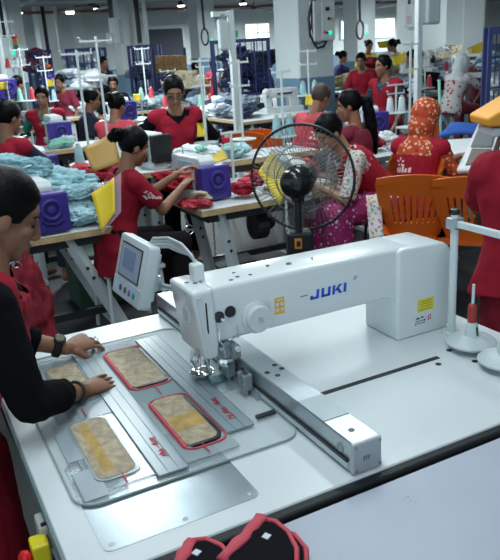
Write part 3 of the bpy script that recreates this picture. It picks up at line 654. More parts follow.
    for q in (-1, 1):
        e3(bm, (.012*q, .092, -.034), .009, .010, .008); e3(bm, (.038*q, .060, -.018), .020, .018, .020)
        e3(bm, (.074*q, -.005, -.008), .008, .018, .030)
    e3(bm, (0, .083, -.057), .022, .009, .007); e3(bm, (0, .080, -.070), .018, .010, .007)
    body = fuse('body', bm, vox, skin, root, sm=1 if vox < .007 else 3, loc=base)
    rel_ = lambda b: bmesh.ops.translate(b, verts=b.verts, vec=-base)
    if eyes:
        down = pitch > 22
        for q in (-1, 1):
            if not down:
                bm = B(); e3(bm, (.031*q, .0765, .004), .0125, .008, .0065, 10, 6); rel_(bm); ey = obj('eye', bm, EYEW, root, True)
                bm = B(); e3(bm, (.031*q+.002, .0815, .004), .0058, .004, .0058, 8, 5); rel_(bm); obj('iris', bm, EYED, ey, True)
                bm = B(); tube(bm, [h(.018*q, .085, .007), h(.031*q, .086, .0115), h(.045*q, .078, .006)], .0016*k, 6); rel_(bm); obj('eyelash', bm, EYED, root, True)
            else:
                bm = B(); tube(bm, [h(.018*q, .0785, .001), h(.031*q, .079, -.004), h(.046*q, .069, .001)], .0024*k, 6); rel_(bm); obj('eyelash', bm, EYED, root, True)
            bm = B(); tube(bm, [h(.014*q, .0835, .024), h(.032*q, .0805, .030), h(.052*q, .065, .023)], [.0024*k, .003*k, .0015*k], 6); rel_(bm); obj('eyebrow', bm, HAIR, root, True)
        bm = B(); e3(bm, (0, .0865, -.057), .020, .008, .0055, 12, 6); e3(bm, (0, .084, -.067), .016, .009, .006, 12, 6); rel_(bm); obj('lips', bm, LIP, root, True)
    if glasses:
        bm = B()
        for q in (-1, 1):
            tube(bm, [h(.031*q+.021*math.cos(a), .094-.012*abs(math.cos(a))*(1 if q*math.cos(a) > 0 else 0), -.002+.017*math.sin(a)) for a in [i*math.pi/6 for i in range(12)]], .003*k, 6, True)
            tube(bm, [h(.052*q, .082, 0), h(.077*q, .02, .0), h(.079*q, -.01, -.004)], .002*k, 6)
        tube(bm, [h(-.010, .098, 0), h(.010, .098, 0)], .002*k, 6); rel_(bm); obj('glasses', bm, BLACK, root, True)
    if mask:
        bm = B(); e3(bm, (0, .046, -.055), .052, .055, .042); rel_(bm); obj('face_mask', bm, BLACKC, root, True)
    # hair
    if hair and not hijab:
        bm = B(); bmesh.ops.create_icosphere(bm, subdivisions=4, radius=1)
        for v in bm.verts:
            c = v.co.copy(); x, y, z = c.x*.082, c.y*.100-.014, c.z*.097+.034
            ln = .040 + max(-.02, (z-.01))*.55 if z < .09 else 9
            if female is False: ln -= .006
            t = (y-ln)/.012; t = max(0., min(1., t))
            if z < -.012 and abs(x) > .05: t = max(t, min(1, (y+.022)/.012))
            if z < (-.075 if female else -.055): t = max(t, min(1, (-.06-z)/.02))
            g = 1.0-.22*t + .012*noise.noise(c*9)
            v.co = h(c.x*.082*g, c.y*.100*g-.014, c.z*.097*g+.034) - base
        hr1 = obj('hair', bm, hairm, root, True)
        if hair == 'bun':
            bm = B(); 
            for j, (x, y, z, r_) in enumerate(((0, -.135, .035, .042), (.02, -.150, .055, .030), (-.022, -.145, .018, .030), (.0, -.160, .022, .028), (.0, -.115, .062, .03))): e3(bm, (x, y, z), r_, r_*.9, r_)
            hb = fuse('hair_bun', bm, .007, hairm, hr1, disp=.006, dscale=60, loc=base)
        elif hair in ('pony', 'braid'):
            bm = B(); p = [h(0, -.095, .035), h(.0, -.135, .01), h(.0, -.14, -.08), h(0, -.135, -.2), h(0.01, -.13, -.33), h(0.01, -.12, -.42)]
            p = p[:3] + [V((q.x, q.y, q.z)) for q in p[3:]]
            if hair == 'pony': tube(bm, p, [.03, .042, .046, .044, .032, .012], 12)
            else:
                tube(bm, p, [.03, .034, .030, .028, .022, .010], 12)
                for j in range(9): a = p[1].lerp(p[4], j/8.); ell(bm, a, hr_*.03, hf*.026, hu*.022, 10, 6)
            fuse('ponytail', bm, .008, hairm, hr1, disp=.006, dscale=50, loc=base)
    if hijab:
        bm = B(); e3(bm, (0, -.018, .030), .100, .116, .112, 20, 14); e3(bm, (0, -.03, -.07), .094, .098, .11)
        loft(bm, [(h(0, -.01, -.05), hr_*.092*k, hf*.095*k), (nb+sp*.02, r*.085*S, sf*.085*S), (nb-sp*.045*S, r*.155*S, sf*.115*S), (nb-sp*.12*S, r*.17*S, sf*.135*S), (nb-sp*.125*S, r*.08*S, sf*.07*S)], 18)
        def facecut(p):
            q = p-HC; y = q.dot(hf)/k; x = q.dot(hr_)/k; z = q.dot(hu)/k
            return y > .035 and (x/.056)**2+((z+.015)/.085)**2 < 1
        fuse('headscarf', bm, .010, hijab, root, sm=3, disp=.009, dscale=16, cut=facecut, loc=base, seed=loc[0])
    if hat:
        bm = B(); e3(bm, (0, -.014, .062), .086, .102, .072); rel_(bm); obj('cap', bm, hat, root, True)
    # clothes: each is a shell round the body
    for i, sp_ in enumerate(tops):
        inf = sp_.get('inf', .012); bm = B(); sl = sp_.get('sleeve', 0.)
        if sp_.get('torso', True): torso(bm, inf, sp_.get('z0', -.13), .43, sp_.get('wide', 1.), vest=sp_.get('arm', 1.0))
        for q in (-1, 1):
            if sp_.get('torso', True): cap(bm, nb-sp*.045*S+r*q*.03, sh[q]+r*q*(sp_.get('capx', .010) if sl <= 0 else 0), .052*S+inf*.7, .052*S+inf*.75)
            if sl > 0:
                if sl <= 1: cap(bm, sh[q], sh[q].lerp(el[q], sl), .050*S+inf, .042*S+inf*1.35, 14, f1=True)
                else:
                    cap(bm, sh[q], el[q], .050*S+inf, .040*S+inf, 14); cap(bm, el[q], el[q].lerp(wr[q], sl-1), .040*S+inf, .033*S+inf, 14, f1=True)
        if sp_.get('skirt'): 
            L = sp_['skirt']; loft(bm, [(P-up*.08*S, r*(.17*S+inf), f*(.125*S+inf)), (P-up*(.08+L*.5)*S, r*(.185*S+inf), f*(.14*S+inf)), (P-up*(.08+L)*S, r*(.2*S+inf), f*(.15*S+inf))], 18)
        vd = sp_.get('v', .0); nr = sp_.get('neck', .075)
        def neckc(p, vd=vd, nr=nr):
            q = p-nb; hh = q.dot(sp)/S; ff = q.dot(sf)/S; rr = q.dot(r)/S
            if hh > -.035 and math.hypot(ff*.95, rr) < nr: return True
            return vd > 0 and ff > 0 and hh > -vd and abs(rr) < nr*.98*min(1, (hh+vd)/vd*1.3)
        nm = sp_.get('name', 'vest')
        o = fuse(nm, bm, max(vox, .0075) if vox < .009 else vox, sp_['m'], root, sm=3, disp=sp_.get('disp', .007), dscale=sp_.get('ds', 13), cut=neckc if sp_.get('torso', True) else None, loc=base, seed=loc[1]+i)
        if sp_.get('logo'): decal(o, base, *sp_['logo'](sh, el, P, sp, sf, r, f, up, S), root)
    if bottom:
        bm = B(); inf = .009 if bottom[0] == 'trousers' else .016
        if bottom[0] == 'trousers' or not seat and bottom[0] != 'skirt':
            loft(bm, [(P+sp*.09*S, r*(.148*S+inf), sf*(.104*S+inf)), (P-up*.02, r*(.172*S+inf), f*(.122*S+inf)), (P-up*.11*S, r*(.16*S+inf), f*(.11*S+inf))], 18)
            for q in (-1, 1): cap(bm, hip[q], kn[q], .088*S+inf, .062*S+inf); cap(bm, kn[q], kn[q].lerp(an[q], .9), .062*S+inf, .055*S+inf, f1=True)
        elif seat:
            loft(bm, [(P+sp*.06*S, r*(.15*S+inf), sf*(.11*S+inf)), (P-up*.06, r*(.18*S+inf), f*(.14*S+inf)), (P-up*.09, r*(.14*S), f*.1)], 18)
            for q in (-1, 1): cap(bm, hip[q], kn[q], .095*S+inf, .085*S+inf); cap(bm, kn[q], kn[q].lerp(an[q], .8), .085*S+inf, .10*S, f1=True)
            cap(bm, (hip[1]+hip[-1])/2, (kn[1]+kn[-1])/2, .08, .075); cap(bm, (kn[1]+kn[-1])/2, (an[1]*.7+an[-1]*.7+kn[1]*.3+kn[-1]*.3)/2, .075, .08, f1=True)
        else:
            loft(bm, [(P+sp*.07*S, r*(.148*S+inf), sf*(.104*S+inf)), (P-up*.02, r*(.175*S+inf), f*(.125*S+inf)), (P-up*.4*S, r*.21*S, f*.17*S), (P-up*.72*S, r*.24*S, f*.2*S)], 18)
        fuse(bottom[0], bm, max(vox, .010), bottom[1], root, sm=3, disp=bottom[2] if len(bottom) > 2 else .008, dscale=9, loc=base, seed=loc[1]+3)
    return root, dict(HC=HC, hf=hf, hr=hr_, hu=hu, wr=wr, el=el, sh=sh, P=P, nb=nb, base=base, body=body, f=f, r=r)

def decal(o, base, origin, xdir, ydir, size, parent):
    """white floral mark and script pressed on the cloth"""
    t = BVHTree.FromPolygons([v.co.copy() for v in o.data.vertices], [tuple(p.vertices) for p in o.data.polygons])
    xd, yd = V(xdir).normalized(), V(ydir).normalized(); nd = xd.cross(yd).normalized(); bm = B()
    shapes = []
    for a in range(5):
        ca = math.radians(90+72*a); shapes.append([(-.05+.17*math.cos(ca+s_)*m_, .24+.17*math.sin(ca+s_)*m_) for s_, m_ in ((0, .25), (-.35, .75), (0, 1.0), (.35, .75))])
    for k_, (x, y, w_, h_) in enumerate(((-.36, -.05, .10, .26), (-.20, -.02, .09, .16), (-.08, -.02, .09, .18), (.05, .04, .08, .30), (.16, -.02, .09, .16), (.30, 0, .10, .18), (0, -.22, .70, .07))):
        shapes.append([(x-w_/2, y-h_/2), (x+w_/2, y-h_/2+.03), (x+w_/2+.02, y+h_/2), (x-w_/2+.02, y+h_/2-.02)])
    for s_ in shapes:
        vs = []
        for x, y in s_:
            p = V(origin)+xd*x*size+yd*y*size; h_ = t.ray_cast(p-base+nd*.25, -nd); q = h_[0] if h_[0] is not None else None
            if q is None: vs = None; break
            vs.append(bm.verts.new(q+nd*.003))
        if vs: bm.faces.new(vs)
    obj('printed_mark', bm, WHITEP, o)
# -- the operator at the big machine
wr_r = at(82, 391, T+.035); wr_l = at(67, 348, T+.055)
tipR = at(121, 375, T+.012); tipL = at(112, 331, T+.050)
op, J = person('woman with tied black hair, black sleeves and red vest working at the big white machine', (-.022, 1.83), -4, S=.98, pel=.815, lean=27, yaw=2, pitch=27, tilt=0,
   hl=wr_l, hr=wr_r, hd={1: tipR-wr_r, -1: tipL-wr_l}, hn={1: (0, -.25, 1), -1: (.1, -.5, 1)}, curl={1: .16, -1: .55}, pole_r=(-.5, -.75, -.6), pole_l=(-.4, .6, -.8), hair='bun', vox=.0038, headoff=(-.025, .052, -.010),
   tops=[dict(name='black_top', m=BLACKC, inf=.010, sleeve=1.62, neck=.07, disp=.009), dict(name='vest', m=RED, inf=.026, neck=.095, v=.0, z0=-.13, skirt=.50, disp=.010, arm=.84, capx=-.050)],
   bottom=('trousers', mat('dark trousers', (.02, .012, .014), .9)))
base = J['base']
for q, nm, m, rr in ((-1, 'wristwatch', BLACK_RUB, .007), (1, 'bracelet', mat('dark green beads', (.02, .03, .02), .4), .0045)):
    W_ = J['wr'][q]; d = (J['el'][q]-W_).normalized(); u, v = frame_of(d); c = W_ + d*.030
    bm = B()
    for z in ((-.006, 0, .006) if q < 0 else (0,)):
        tube(bm, [c+d*z+u*.0285*math.cos(a)+v*.0285*math.sin(a) for a in [i*math.pi/10 for i in range(20)]], rr, 8, True)
    bmesh.ops.translate(bm, verts=bm.verts, vec=-base); wb = obj(nm, bm, m, op, True)
    if q < 0:
        n_ = V((.1, -.45, .9)).normalized(); n_ = (n_-d*n_.dot(d)).normalized()
        bm = B(); lathe(bm, [(.017, 0), (.019, .004), (.019, .010), (.015, .012)], c+n_*.027, 20, ax=n_); bmesh.ops.translate(bm, verts=bm.verts, vec=-base); wf = obj('watch_case', bm, BLACK, wb, True)
        bm = B(); lathe(bm, [(.013, 0), (.013, .001)], c+n_*.039, 18, ax=n_); bmesh.ops.translate(bm, verts=bm.verts, vec=-base); obj('watch_dial', bm, mat('olive dial', (.10, .10, .05), .3), wf)
bm = B(); W_ = J['wr'][-1]; d = (tipL-wr_l).normalized(); d2 = J['r']; d2 = (d2-d*d2.dot(d)).normalized(); c = W_+d*.103+d2*.011-V((0, 0, .003)); u, v = frame_of(d)
tube(bm, [c+u*.0088*math.cos(a)+v*.0088*math.sin(a) for a in [i*math.pi/8 for i in range(16)]], .002, 6, True); bmesh.ops.translate(bm, verts=bm.verts, vec=-base); obj('ring', bm, CHROME, op, True)

# -- woman with her back to us at the right edge
p = dp(535, 200, 2.42)
sleeve_logo = lambda sh, el, P, sp, sf, r, f, up, S: (sh[1].lerp(el[1], .35), -f*.3+(el[1]-sh[1])*.0+f*1.0, -(el[1]-sh[1]), .075)
person('person in dark red uniform, back turned, standing at the right end of the worktable', (p.x, p.y), 66, S=1.0, lean=4, pitch=20, yaw=-30, hair='bun',
   hl=(p.x+.16, p.y+.40, 1.0), hr=(p.x+.45, p.y+.1, .95), tops=[dict(name='uniform_top', m=RED, inf=.020, sleeve=.75, neck=.082, z0=-.05, disp=.010, wide=1.14)], bottom=('trousers', mat('dark red trousers', (.26, .012, .028), .88, var=.1), .007), vox=.008)

# -- the girl between the two near tables
g = dp(134, 148, 4.25)
gl, gr = dp(177, 174, 4.55), dp(182, 187, 4.42)
girl_logo = lambda sh, el, P, sp, sf, r, f, up, S: (sh[1].lerp(el[1], .50)+r*.0, f*1.0-up*.2, -(el[1]-sh[1]).normalized(), .15)
girl, JG = person('girl with black bun in red printed shirt bending over red cloth at the near table', (g.x-.17, g.y+.0), 5, seat=.47, head=dp(134, 147, 4.25), S=.97, lean=16, pitch=22, yaw=-4, hl=gl, hr=gr, hair='bun', vox=.008, curl=.5,
   tops=[dict(name='printed_shirt', m=RED, inf=.014, sleeve=.75, neck=.08, disp=.010, logo=girl_logo, z0=-.13, skirt=.12)], bottom=('trousers', mat('black trousers', (.012, .010, .012), .95, spec=.1)), pole_r=(-.1, -.3, -1), pole_l=(-.1, .3, -1))
# -- woman in glasses standing behind the machines
g = dp(174, 94, 5.4)
person('woman wearing glasses and red vest over black sleeves, standing and looking down', (g.x+.02, g.y+.06), -100, head=dp(174, 92, 5.4), S=1.0, lean=10, pitch=25, yaw=-8, hair='bun', glasses=True, hl=at(189, 148, .98), hr=at(160, 152, .98), vox=.008, skin=SKIN2, pel=.86,
   tops=[dict(name='black_top', m=BLACKC, inf=.008, sleeve=1.8, neck=.07), dict(name='vest', m=RED2, inf=.018, neck=.08, v=.09, skirt=.1)], bottom=('trousers', BLACKC))
# -- woman behind the fan
g = dp(329, 142, 4.5); c = dp(362, 190, 4.45)
FLOR = spots('floral sleeve', (.50, .50, .48), [(.45, .05, .12), (.10, .28, .30), (.55, .30, .10), (.5, .1, .3), (.2, .3, .12)], 42, .42)
MAGD = spots('magenta patterned dress', (.26, .012, .10), [(.42, .06, .25), (.6, .45, .5), (.32, .02, .14)], 40, .36)
back_logo = lambda sh, el, P, sp, sf, r, f, up, S: (P+sp*.30*S-sf*.1, -r, sp, .2)
fw_, JF = person('woman in red vest with floral sleeves and magenta dress seated behind the pedestal fan', (c.x+.16, c.y+.03), 168, seat=.47, head=dp(329, 133, 4.7), S=1.06, lean=44, pitch=34, yaw=10, hl=at(316, 186, .80), hr=at(300, 176, .80), hair='cap', vox=.008, skin=SKIN2, shrug=.0,
   tops=[dict(name='floral_top', m=FLOR, inf=.010, sleeve=.98, neck=.075, ds=16), dict(name='vest', m=RED2, inf=.020, neck=.085, v=.06, skirt=.05, arm=.9, capx=-.03)], bottom=('patterned_dress', MAGD, .01), pole_l=(.35, -.8, -.5))
# -- ponytail woman and man at the next row
g = dp(352, 108, 5.4)
person('woman with long black ponytail and dark maroon top seated back toward the camera', (g.x+.02, g.y), 115, seat=.52, head=dp(349, 106, 5.3), S=.98, lean=5, pitch=12, yaw=28, hair='pony', vox=.009,
   hl=(g.x-.25, g.y+.35, .8), hr=(g.x+.1, g.y+.42, .8), tops=[dict(name='maroon_top', m=MAROON, inf=.015, sleeve=.8, neck=.075)], bottom=('trousers', MAROON))
g = dp(322, 100, 6.3)
person('man in bright red shirt with white back print bending left at his machine', (g.x-.25, g.y-.08), 12, seat=.60, head=dp(321, 98, 6.3), S=1.0, lean=26, pitch=26, yaw=0, hair='short', hairm=HAIRB, female=False, vox=.009, skin=SKIN,
   hl=(g.x+.22, g.y+.2, .82), hr=(g.x+.25, g.y-.05, .82), tops=[dict(name='red_shirt', m=PINKRED, inf=.016, sleeve=.75, neck=.07, logo=lambda sh, el, P, sp, sf, r, f, up, S: (P+sp*.22*S-sf*.05+r*.1, (sp*.2+sf).normalized(), (sp-sf*.2).normalized(), .17))], bottom=('trousers', NAVYC))
# -- orange headscarf
ORSC = spots('orange printed scarf', (.42, .05, .012), [(.62, .32, .18), (.70, .42, .28), (.26, .03, .01)], 40, .40)
g = dp(426, 120, 4.95)
person('woman in orange printed headscarf and red vest sitting on an orange chair', (g.x-.04, g.y), 24, seat=.47, head=dp(426, 118, 4.95), S=1.0, lean=8, pitch=20, yaw=-10, hijab=ORSC, vox=.008,
   hl=dp(460, 156, 4.85), hr=dp(468, 160, 4.72), pole_r=(.4, -.5, -.8), tops=[dict(name='orange_top', m=ORSC, inf=.010, sleeve=1.75, neck=.07), dict(name='vest', m=RED2, inf=.020, neck=.08, logo=lambda sh, el, P, sp, sf, r, f, up, S: (P+sp*.24*S-sf*.1-r*.08, r, sp, .22))], bottom=('trousers', MAROON))
# -- left vest, green sleeves, small bun
g = dp(9, 118, 5.1)
person('woman at the left edge in red vest with navy sleeves, seen from behind her shoulder', (g.x-.06, g.y), 38, seat=.47, head=g, S=1.0, lean=10, pitch=14, yaw=-12, hair='bun', vox=.010,
   hl=(g.x+.35, g.y+.35, .86), hr=(g.x+.40, g.y+.05, .86), tops=[dict(name='navy_top', m=NAVYC, inf=.009, sleeve=1.2, neck=.07), dict(name='vest', m=RED2, inf=.019, neck=.08, logo=lambda sh, el, P, sp, sf, r, f, up, S: (P+sp*.22*S-sf*.1+r*.04, r, sp, .16))], bottom=('trousers', NAVYC))
g = dp(42, 97, 8.0)
person('woman in red vest with teal green sleeves facing the camera on the left', (g.x, g.y), -105, seat=.52, head=g, S=1.0, lean=10, pitch=13, yaw=-8, hair='pony', vox=.010, skin=SKIN2,
   hl=at(52, 126, .98), hr=at(36, 127, .98), tops=[dict(name='green_top', m=GREENC, inf=.010, sleeve=1.15, neck=.07, v=.08), dict(name='vest', m=RED2, inf=.020, neck=.08, v=.18)], bottom=('trousers', NAVYC))
g = dp(117, 106, 6.6)
person('woman with round black bun and red shirt seated behind the bending girl', (g.x-.05, g.y), 45, seat=.47, head=g, S=.98, lean=12, pitch=22, yaw=-10, hair='bun', vox=.011, hl=(g.x+.3, g.y+.35, .85), hr=(g.x+.35, g.y+.05, .85),
   tops=[dict(name='red_shirt', m=PINKRED, inf=.016, sleeve=.7, neck=.075)], bottom=('trousers', MAROON))
# -- the boy in the aisle, workers further back
g = dp(383, 66, 7.9)
BLUEPR = spots('dark blue printed shirt', (.012, .016, .035), [(.12, .14, .2), (.03, .05, .12)], 34, .3)
person('young worker in red vest over dark printed shirt walking in the aisle', (g.x, g.y), -165, head=g, S=.97, lean=2, pitch=6, yaw=-25, hair='short', female=False, vox=.010,
   tops=[dict(name='printed_shirt', m=BLUEPR, inf=.010, sleeve=1.0, neck=.07), dict(name='vest', m=RED, inf=.020, neck=.08, v=.15)], bottom=('trousers', MAROON))
g = dp(343, 57, 14.4)
person('woman in dark blue top sorting tan cloth at the far table', (g.x-.05, g.y), -25, head=g, S=1.0, lean=12, pitch=16, yaw=0, hair='bun', vox=.013, skin=SKIN2, hl=(g.x+.42, g.y+.1, 1.15), hr=(g.x+.4, g.y-.1, 1.15),
   tops=[dict(name='blue_top', m=mat('blue violet cloth', (.03, .03, .12), .85, var=.4), inf=.014, sleeve=.7, neck=.07)], bottom=('trousers', NAVYC))
g = dp(462, 64, 9.8)
FLORW = spots('white floral cloth', (.55, .55, .55), [(.5, .04, .06), (.45, .1, .1)], 16, .33)
person('woman in white headscarf and floral white sleeves bent over a far machine', (g.x-.03, g.y), 8, seat=.62, head=g, S=1.0, lean=22, pitch=26, yaw=0, hijab=WHITEC, vox=.012, hl=(g.x+.5, g.y+.12, .98), hr=(g.x+.52, g.y-.12, .96),
   tops=[dict(name='floral_top', m=FLORW, inf=.016, sleeve=1.8, neck=.07)], bottom=('trousers', MAROON))
far = [(226, 62, 15, 'worker in white shirt standing beside the blue trolley', -60, WHITEC, None, 'short'), (195, 68, 14.5, 'worker in amber yellow top left of the white shirt', 60, mat('amber cloth', (.55, .22, .02), .85), None, 'bun'),
       (456, 37, 18, 'person in dark maroon shirt standing by the far pillar', -100, MAROON, None, 'short'), (443, 27, 20, 'worker with white cap and black vest in the far aisle', -60, mat('grey shirt', (.35, .38, .38), .9), WHITEC, 'short'),
       (18, 84, 10.5, 'worker in dark grey vest beneath the signal tower light', 20, mat('charcoal cloth', (.05, .055, .06), .9), None, 'short'), (104, 63, 13.5, 'worker in black shirt standing by the pillar with the grey switch box', -60, BLACKC, None, 'short'),
       (113, 84, 10.5, 'worker in black with face toward the camera below the painted pillar', -110, BLACKC, None, 'bun'), (92, 100, 8.2, 'worker in navy blue leaning behind the white thread stands', -20, NAVYC, None, 'bun'),
       (60, 82, 11.5, 'worker in dark red seated in front of the left painted pillar', -140, MAROON, None, 'bun'), (369, 46, 14.5, 'worker in yellow and red far behind the tan cloth', -100, mat('yellow cloth', (.55, .5, .06), .85), None, 'bun'),
       (361, 61, 10.8, 'dark haired worker bent low behind the tan cloth pile', -140, RED, None, 'bun'), (392, 46, 13, 'black haired worker near the blue painted wall band', 150, mat('pale vest', (.4, .42, .3), .9), None, 'bun'),
       (412, 58, 11., 'black haired worker beside the thin white post', 150, mat('mustard vest', (.5, .35, .03), .9), None, 'bun'), (213, 66, 16.5, 'worker in red behind the white post', 90, RED, None, 'short'), (474, 58, 11.5, 'worker with dark hair beside the white headscarf', 170, MAROON, None, 'bun')]
for px, py, d_, lab, fc, m, cap_, hr_k in far:
    g = dp(px, py, d_); st = g.z > 1.36
    person(lab, (g.x, g.y), fc, head=g, seat=None if st else .5, S=1., lean=8, pitch=14, hair=hr_k, vox=.016, hat=cap_, female=hr_k != 'short', skin=SKIN,
       tops=[dict(name='work_top', m=m, inf=.018, sleeve=.9, neck=.075)], bottom=('trousers', NAVYC), eyes=d_ < 12)
# ---------------------------------------------------------------- sewing line: tables, machines, stands, garments
def on_y(px, py, y):
    d = CF + CR*((px-250)/FPX) - CU*((py-280)/FPX); return V((0, 0, CAMZ)) + d*(y/d.y)
def table(label, x0, x1, y0, y1, z, splay=0, wood=True, group='sewing tables of the line'):
    t = thing('sewing_table', label, 'table', ((x0+x1)/2, (y0+y1)/2, 0), 0, group); L = t.location
    def q(name, bm, m, par=t): bmesh.ops.translate(bm, verts=bm.verts, vec=-L); return obj(name, bm, m, par)
    bm = B(); b2(bm, (x0+.004, y0+.004, z-.035), (x1-.004, y1-.004, z), bev=.003, seg=1); q('tabletop', bm, WHITE_TOP)
    bm = B(); ringprism(bm, rrect(x0, y0, x1, y1, .012, 2), rrect(x0+.005, y0+.005, x1-.005, y1-.005, .010, 2), z-.042, z-.002); q('wood_edge' if wood else 'edge_band', bm, WOOD if wood else ALU2)
    bm = B(); b2(bm, (x0+.06, y0+.05, z-.10), (x1-.06, y1-.05, z-.04)); q('under_frame', bm, DARKST)
    for sx in (0, 1):
        ins = .30 if splay > .2 else .16; xa = x0+ins if sx == 0 else x1-ins
        for sy in (0, 1):
            ya = y0+.06 if sy == 0 else y1-.06
            bm = B(); xb = xa + splay; a = V((xa, ya, z-.04)); b = V((xb, ya, .03)); dd = (b-a).normalized()
            loft(bm, [(a, V((.045, 0, 0)), V((0, .022, 0))), (b, V((.045, 0, 0)), V((0, .022, 0)))], 4); lg = q('leg', bm, LEGP)
            for k in (.30, .40):
                bm = B(); lathe(bm, [(.011, 0), (.011, .006)], a.lerp(b, k)+V((0, -.020, 0)), 10, ax=(0, -1, 0)); q('leg_bolt', bm, DARKST, lg)
        bm = B(); b2(bm, (xa+splay-.03, y0-.02, 0), (xa+splay+.03, y1+.02, .035)); q('foot_bar', bm, LEGP)
    bm = B(); b2(bm, (x0+.16+splay, (y0+y1)/2-.02, .10), (x1-.16+splay*.6, (y0+y1)/2+.02, .15)); q('cross_beam', bm, DARKST)
    bm = B(); box(bm, ((x0+x1)/2, (y0+y1)/2-.08, .12), (.34, .24, .02), rot=Matrix.Rotation(.15, 3, 'X')); q('foot_pedal', bm, DARKST)
    bm = B(); lathe(bm, [(.03, 0), (.10, .01), (.10, .10), (.06, .12), (.03, .18)], (x0+.45*(x1-x0), (y0+y1)/2, z-.24), 16, ax=(1, 0, 0)); q('motor', bm, DARKST)
    return t
table('near left sewing table with wood edge under pale blue garments', -.35, 1.144, 4.03, 4.68, .75, .30)
table('near sewing table beside the pedestal fan, with red bundle on its corner', 1.70, 2.815, 4.03, 4.62, .75, .12)
table('tall white table in front of the standing woman with glasses', 1.50, 3.05, 4.72, 5.16, .93)
table('left table behind the pale blue heap, with red garments', .75, 2.05, 5.55, 6.15, .75)
table('left table with mint cloth in front of the woman with green sleeves', .5, 2.6, 6.95, 7.5, .90)
table('table with white machine in front of the near painted pillar', 5.25, 6.2, 9.15, 11.9, .75)
table('table with purple machine box behind the ponytail woman', 3.75, 4.75, 4.95, 6.5, .75, wood=False)
table('table before the woman in the orange headscarf', 3.75, 4.9, 4.35, 4.78, .74, wood=False)
table('far table under the tan cloth pile left of the walking worker', 7.85, 9.3, 10.9, 11.6, .95, wood=False)
table('far table piled with blue grey cloth behind the walking worker', 7.1, 7.95, 8.2, 10.7, .95, wood=False)
table('far centre table under grey folded garments', 4.35, 5.1, 8.6, 11.2, .80)
table('far right table below the yellow flag', 8.9, 12.2, 9.2, 10.4, .95, wood=False)
table('table at the far left before the signal tower', .6, 2.2, 10.2, 10.9, .85)
table('far left table before the painted pillar', 2.6, 4.6, 11.6, 12.4, .85)
table('distant centre table left of the blue trolley', 4.6, 5.6, 12.45, 13.1, .85)
table('distant table behind the white headscarf', 8.2, 12.5, 12.6, 13.6, .95, wood=False)

def motor_machine(label, loc, rz, dark=False, purple=True, big=1.):
    """industrial sewing machine: local +y runs from the motor end to the needle end"""
    t = thing('sewing_machine', label, 'sewing machine', loc, rz, 'sewing machines of the line')
    k = big; body = MACH2 if not dark else mat('grey black machine', (.10, .11, .12), .4)
    bm = B(); box(bm, (0, .20*k, .03*k), (.17*k, .50*k, .06*k), bev=.008); obj('bed', bm, MACH2, t)
    bm = B(); prism(bm, [(.0, .05), (.13, .05), (.14, .17), (.36, .18), (.37, .06), (.45, .06), (.455, .25), (.43, .285), (.03, .285), (0, .26)], -.06*k, .06*k, Matrix(((0, 0, 1, 0), (1*k, 0, 0, 0), (0, 1*k, 0, 0), (0, 0, 0, 1)))); bevelled(bm, .012*k, 2, 40); obj('arm', bm, body, t)
    bm = B(); cyl(bm, (0, .41*k, .0), (0, .41*k, .08*k), .006*k, n=8); box(bm, (0, .41*k, .066*k), (.02*k, .03*k, .01*k)); obj('needle_bar', bm, CHROME, t)
    bm = B(); lathe(bm, [(.03*k, 0), (.05*k, .004), (.05*k, .02*k), (.02*k, .03*k)], (0, .0, .17*k), 18, ax=(0, -1, 0)); obj('balance_wheel', bm, DARKST, t)
    bm = B(); box(bm, (-.064*k, .2*k, .23*k), (.006, .20*k, .04*k)); obj('control_strip', bm, PALEBLUE if purple else DARKST, t)
    bm = B(); tube(bm, [(-.02*k, .3*k, .28*k), (-.02*k, .3*k, .34*k), (.03*k, .3*k, .35*k)], .005*k, 6); obj('thread_guide', bm, ALU, t)
    bm = B(); cyl(bm, (-.06*k, .43*k, .2*k), (-.085*k, .43*k, .2*k), .02*k, .015*k); obj('thread_tension', bm, ALU, t)
    if purple:
        bm = B(); box(bm, (.0, -.055*k, .125*k), (.225*k, .10*k, .225*k), bev=.014*k, seg=3); m_ = obj('motor_box', bm, PURPLE, t)
        bm = B(); tube(bm, [(.01*k+.052*k*math.cos(a), -.107*k, .145*k+.052*k*math.sin(a)) for a in [i*math.pi/12 for i in range(24)]], .012*k, 8, True); obj('motor_ring', bm, PURPLE, m_)
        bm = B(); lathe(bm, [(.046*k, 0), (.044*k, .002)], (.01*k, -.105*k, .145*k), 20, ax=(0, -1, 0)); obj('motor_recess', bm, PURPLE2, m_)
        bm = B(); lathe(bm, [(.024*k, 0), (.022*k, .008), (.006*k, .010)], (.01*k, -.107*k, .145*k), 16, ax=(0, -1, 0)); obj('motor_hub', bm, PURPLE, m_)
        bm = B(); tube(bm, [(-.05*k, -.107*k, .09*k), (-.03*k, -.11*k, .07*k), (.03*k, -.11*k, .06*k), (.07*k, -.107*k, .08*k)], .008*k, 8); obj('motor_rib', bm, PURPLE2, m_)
    return t
p = at(217, 202, .75); motor_machine('white and purple sewing machine near the pedestal fan, red bundle beside it', (p.x, p.y+.11, .75), .10, big=1.02)
p = at(53, 236, .75); motor_machine('purple sewing machine half hidden by the operator head, on the near left table', (p.x, p.y+.12, .75), .05, big=1.04)
motor_machine('white machine with purple box behind the pale blue garment heap', (at(44, 184, .80).x, 5.72, .75), .1, big=1.15)
p = at(63, 147, .90); motor_machine('purple boxed machine in front of the woman with green sleeves', (p.x, p.y+.1, .90), -.05, big=1.05)
p = at(129, 121, .90); table('small table under the purple machine right of the red shirted seamstress', p.x-.45, p.x+.4, p.y-.1, p.y+.6, .90); motor_machine('purple boxed machine right of the small red shirted seamstress', (p.x, p.y+.1, .90), .1, big=1.1)
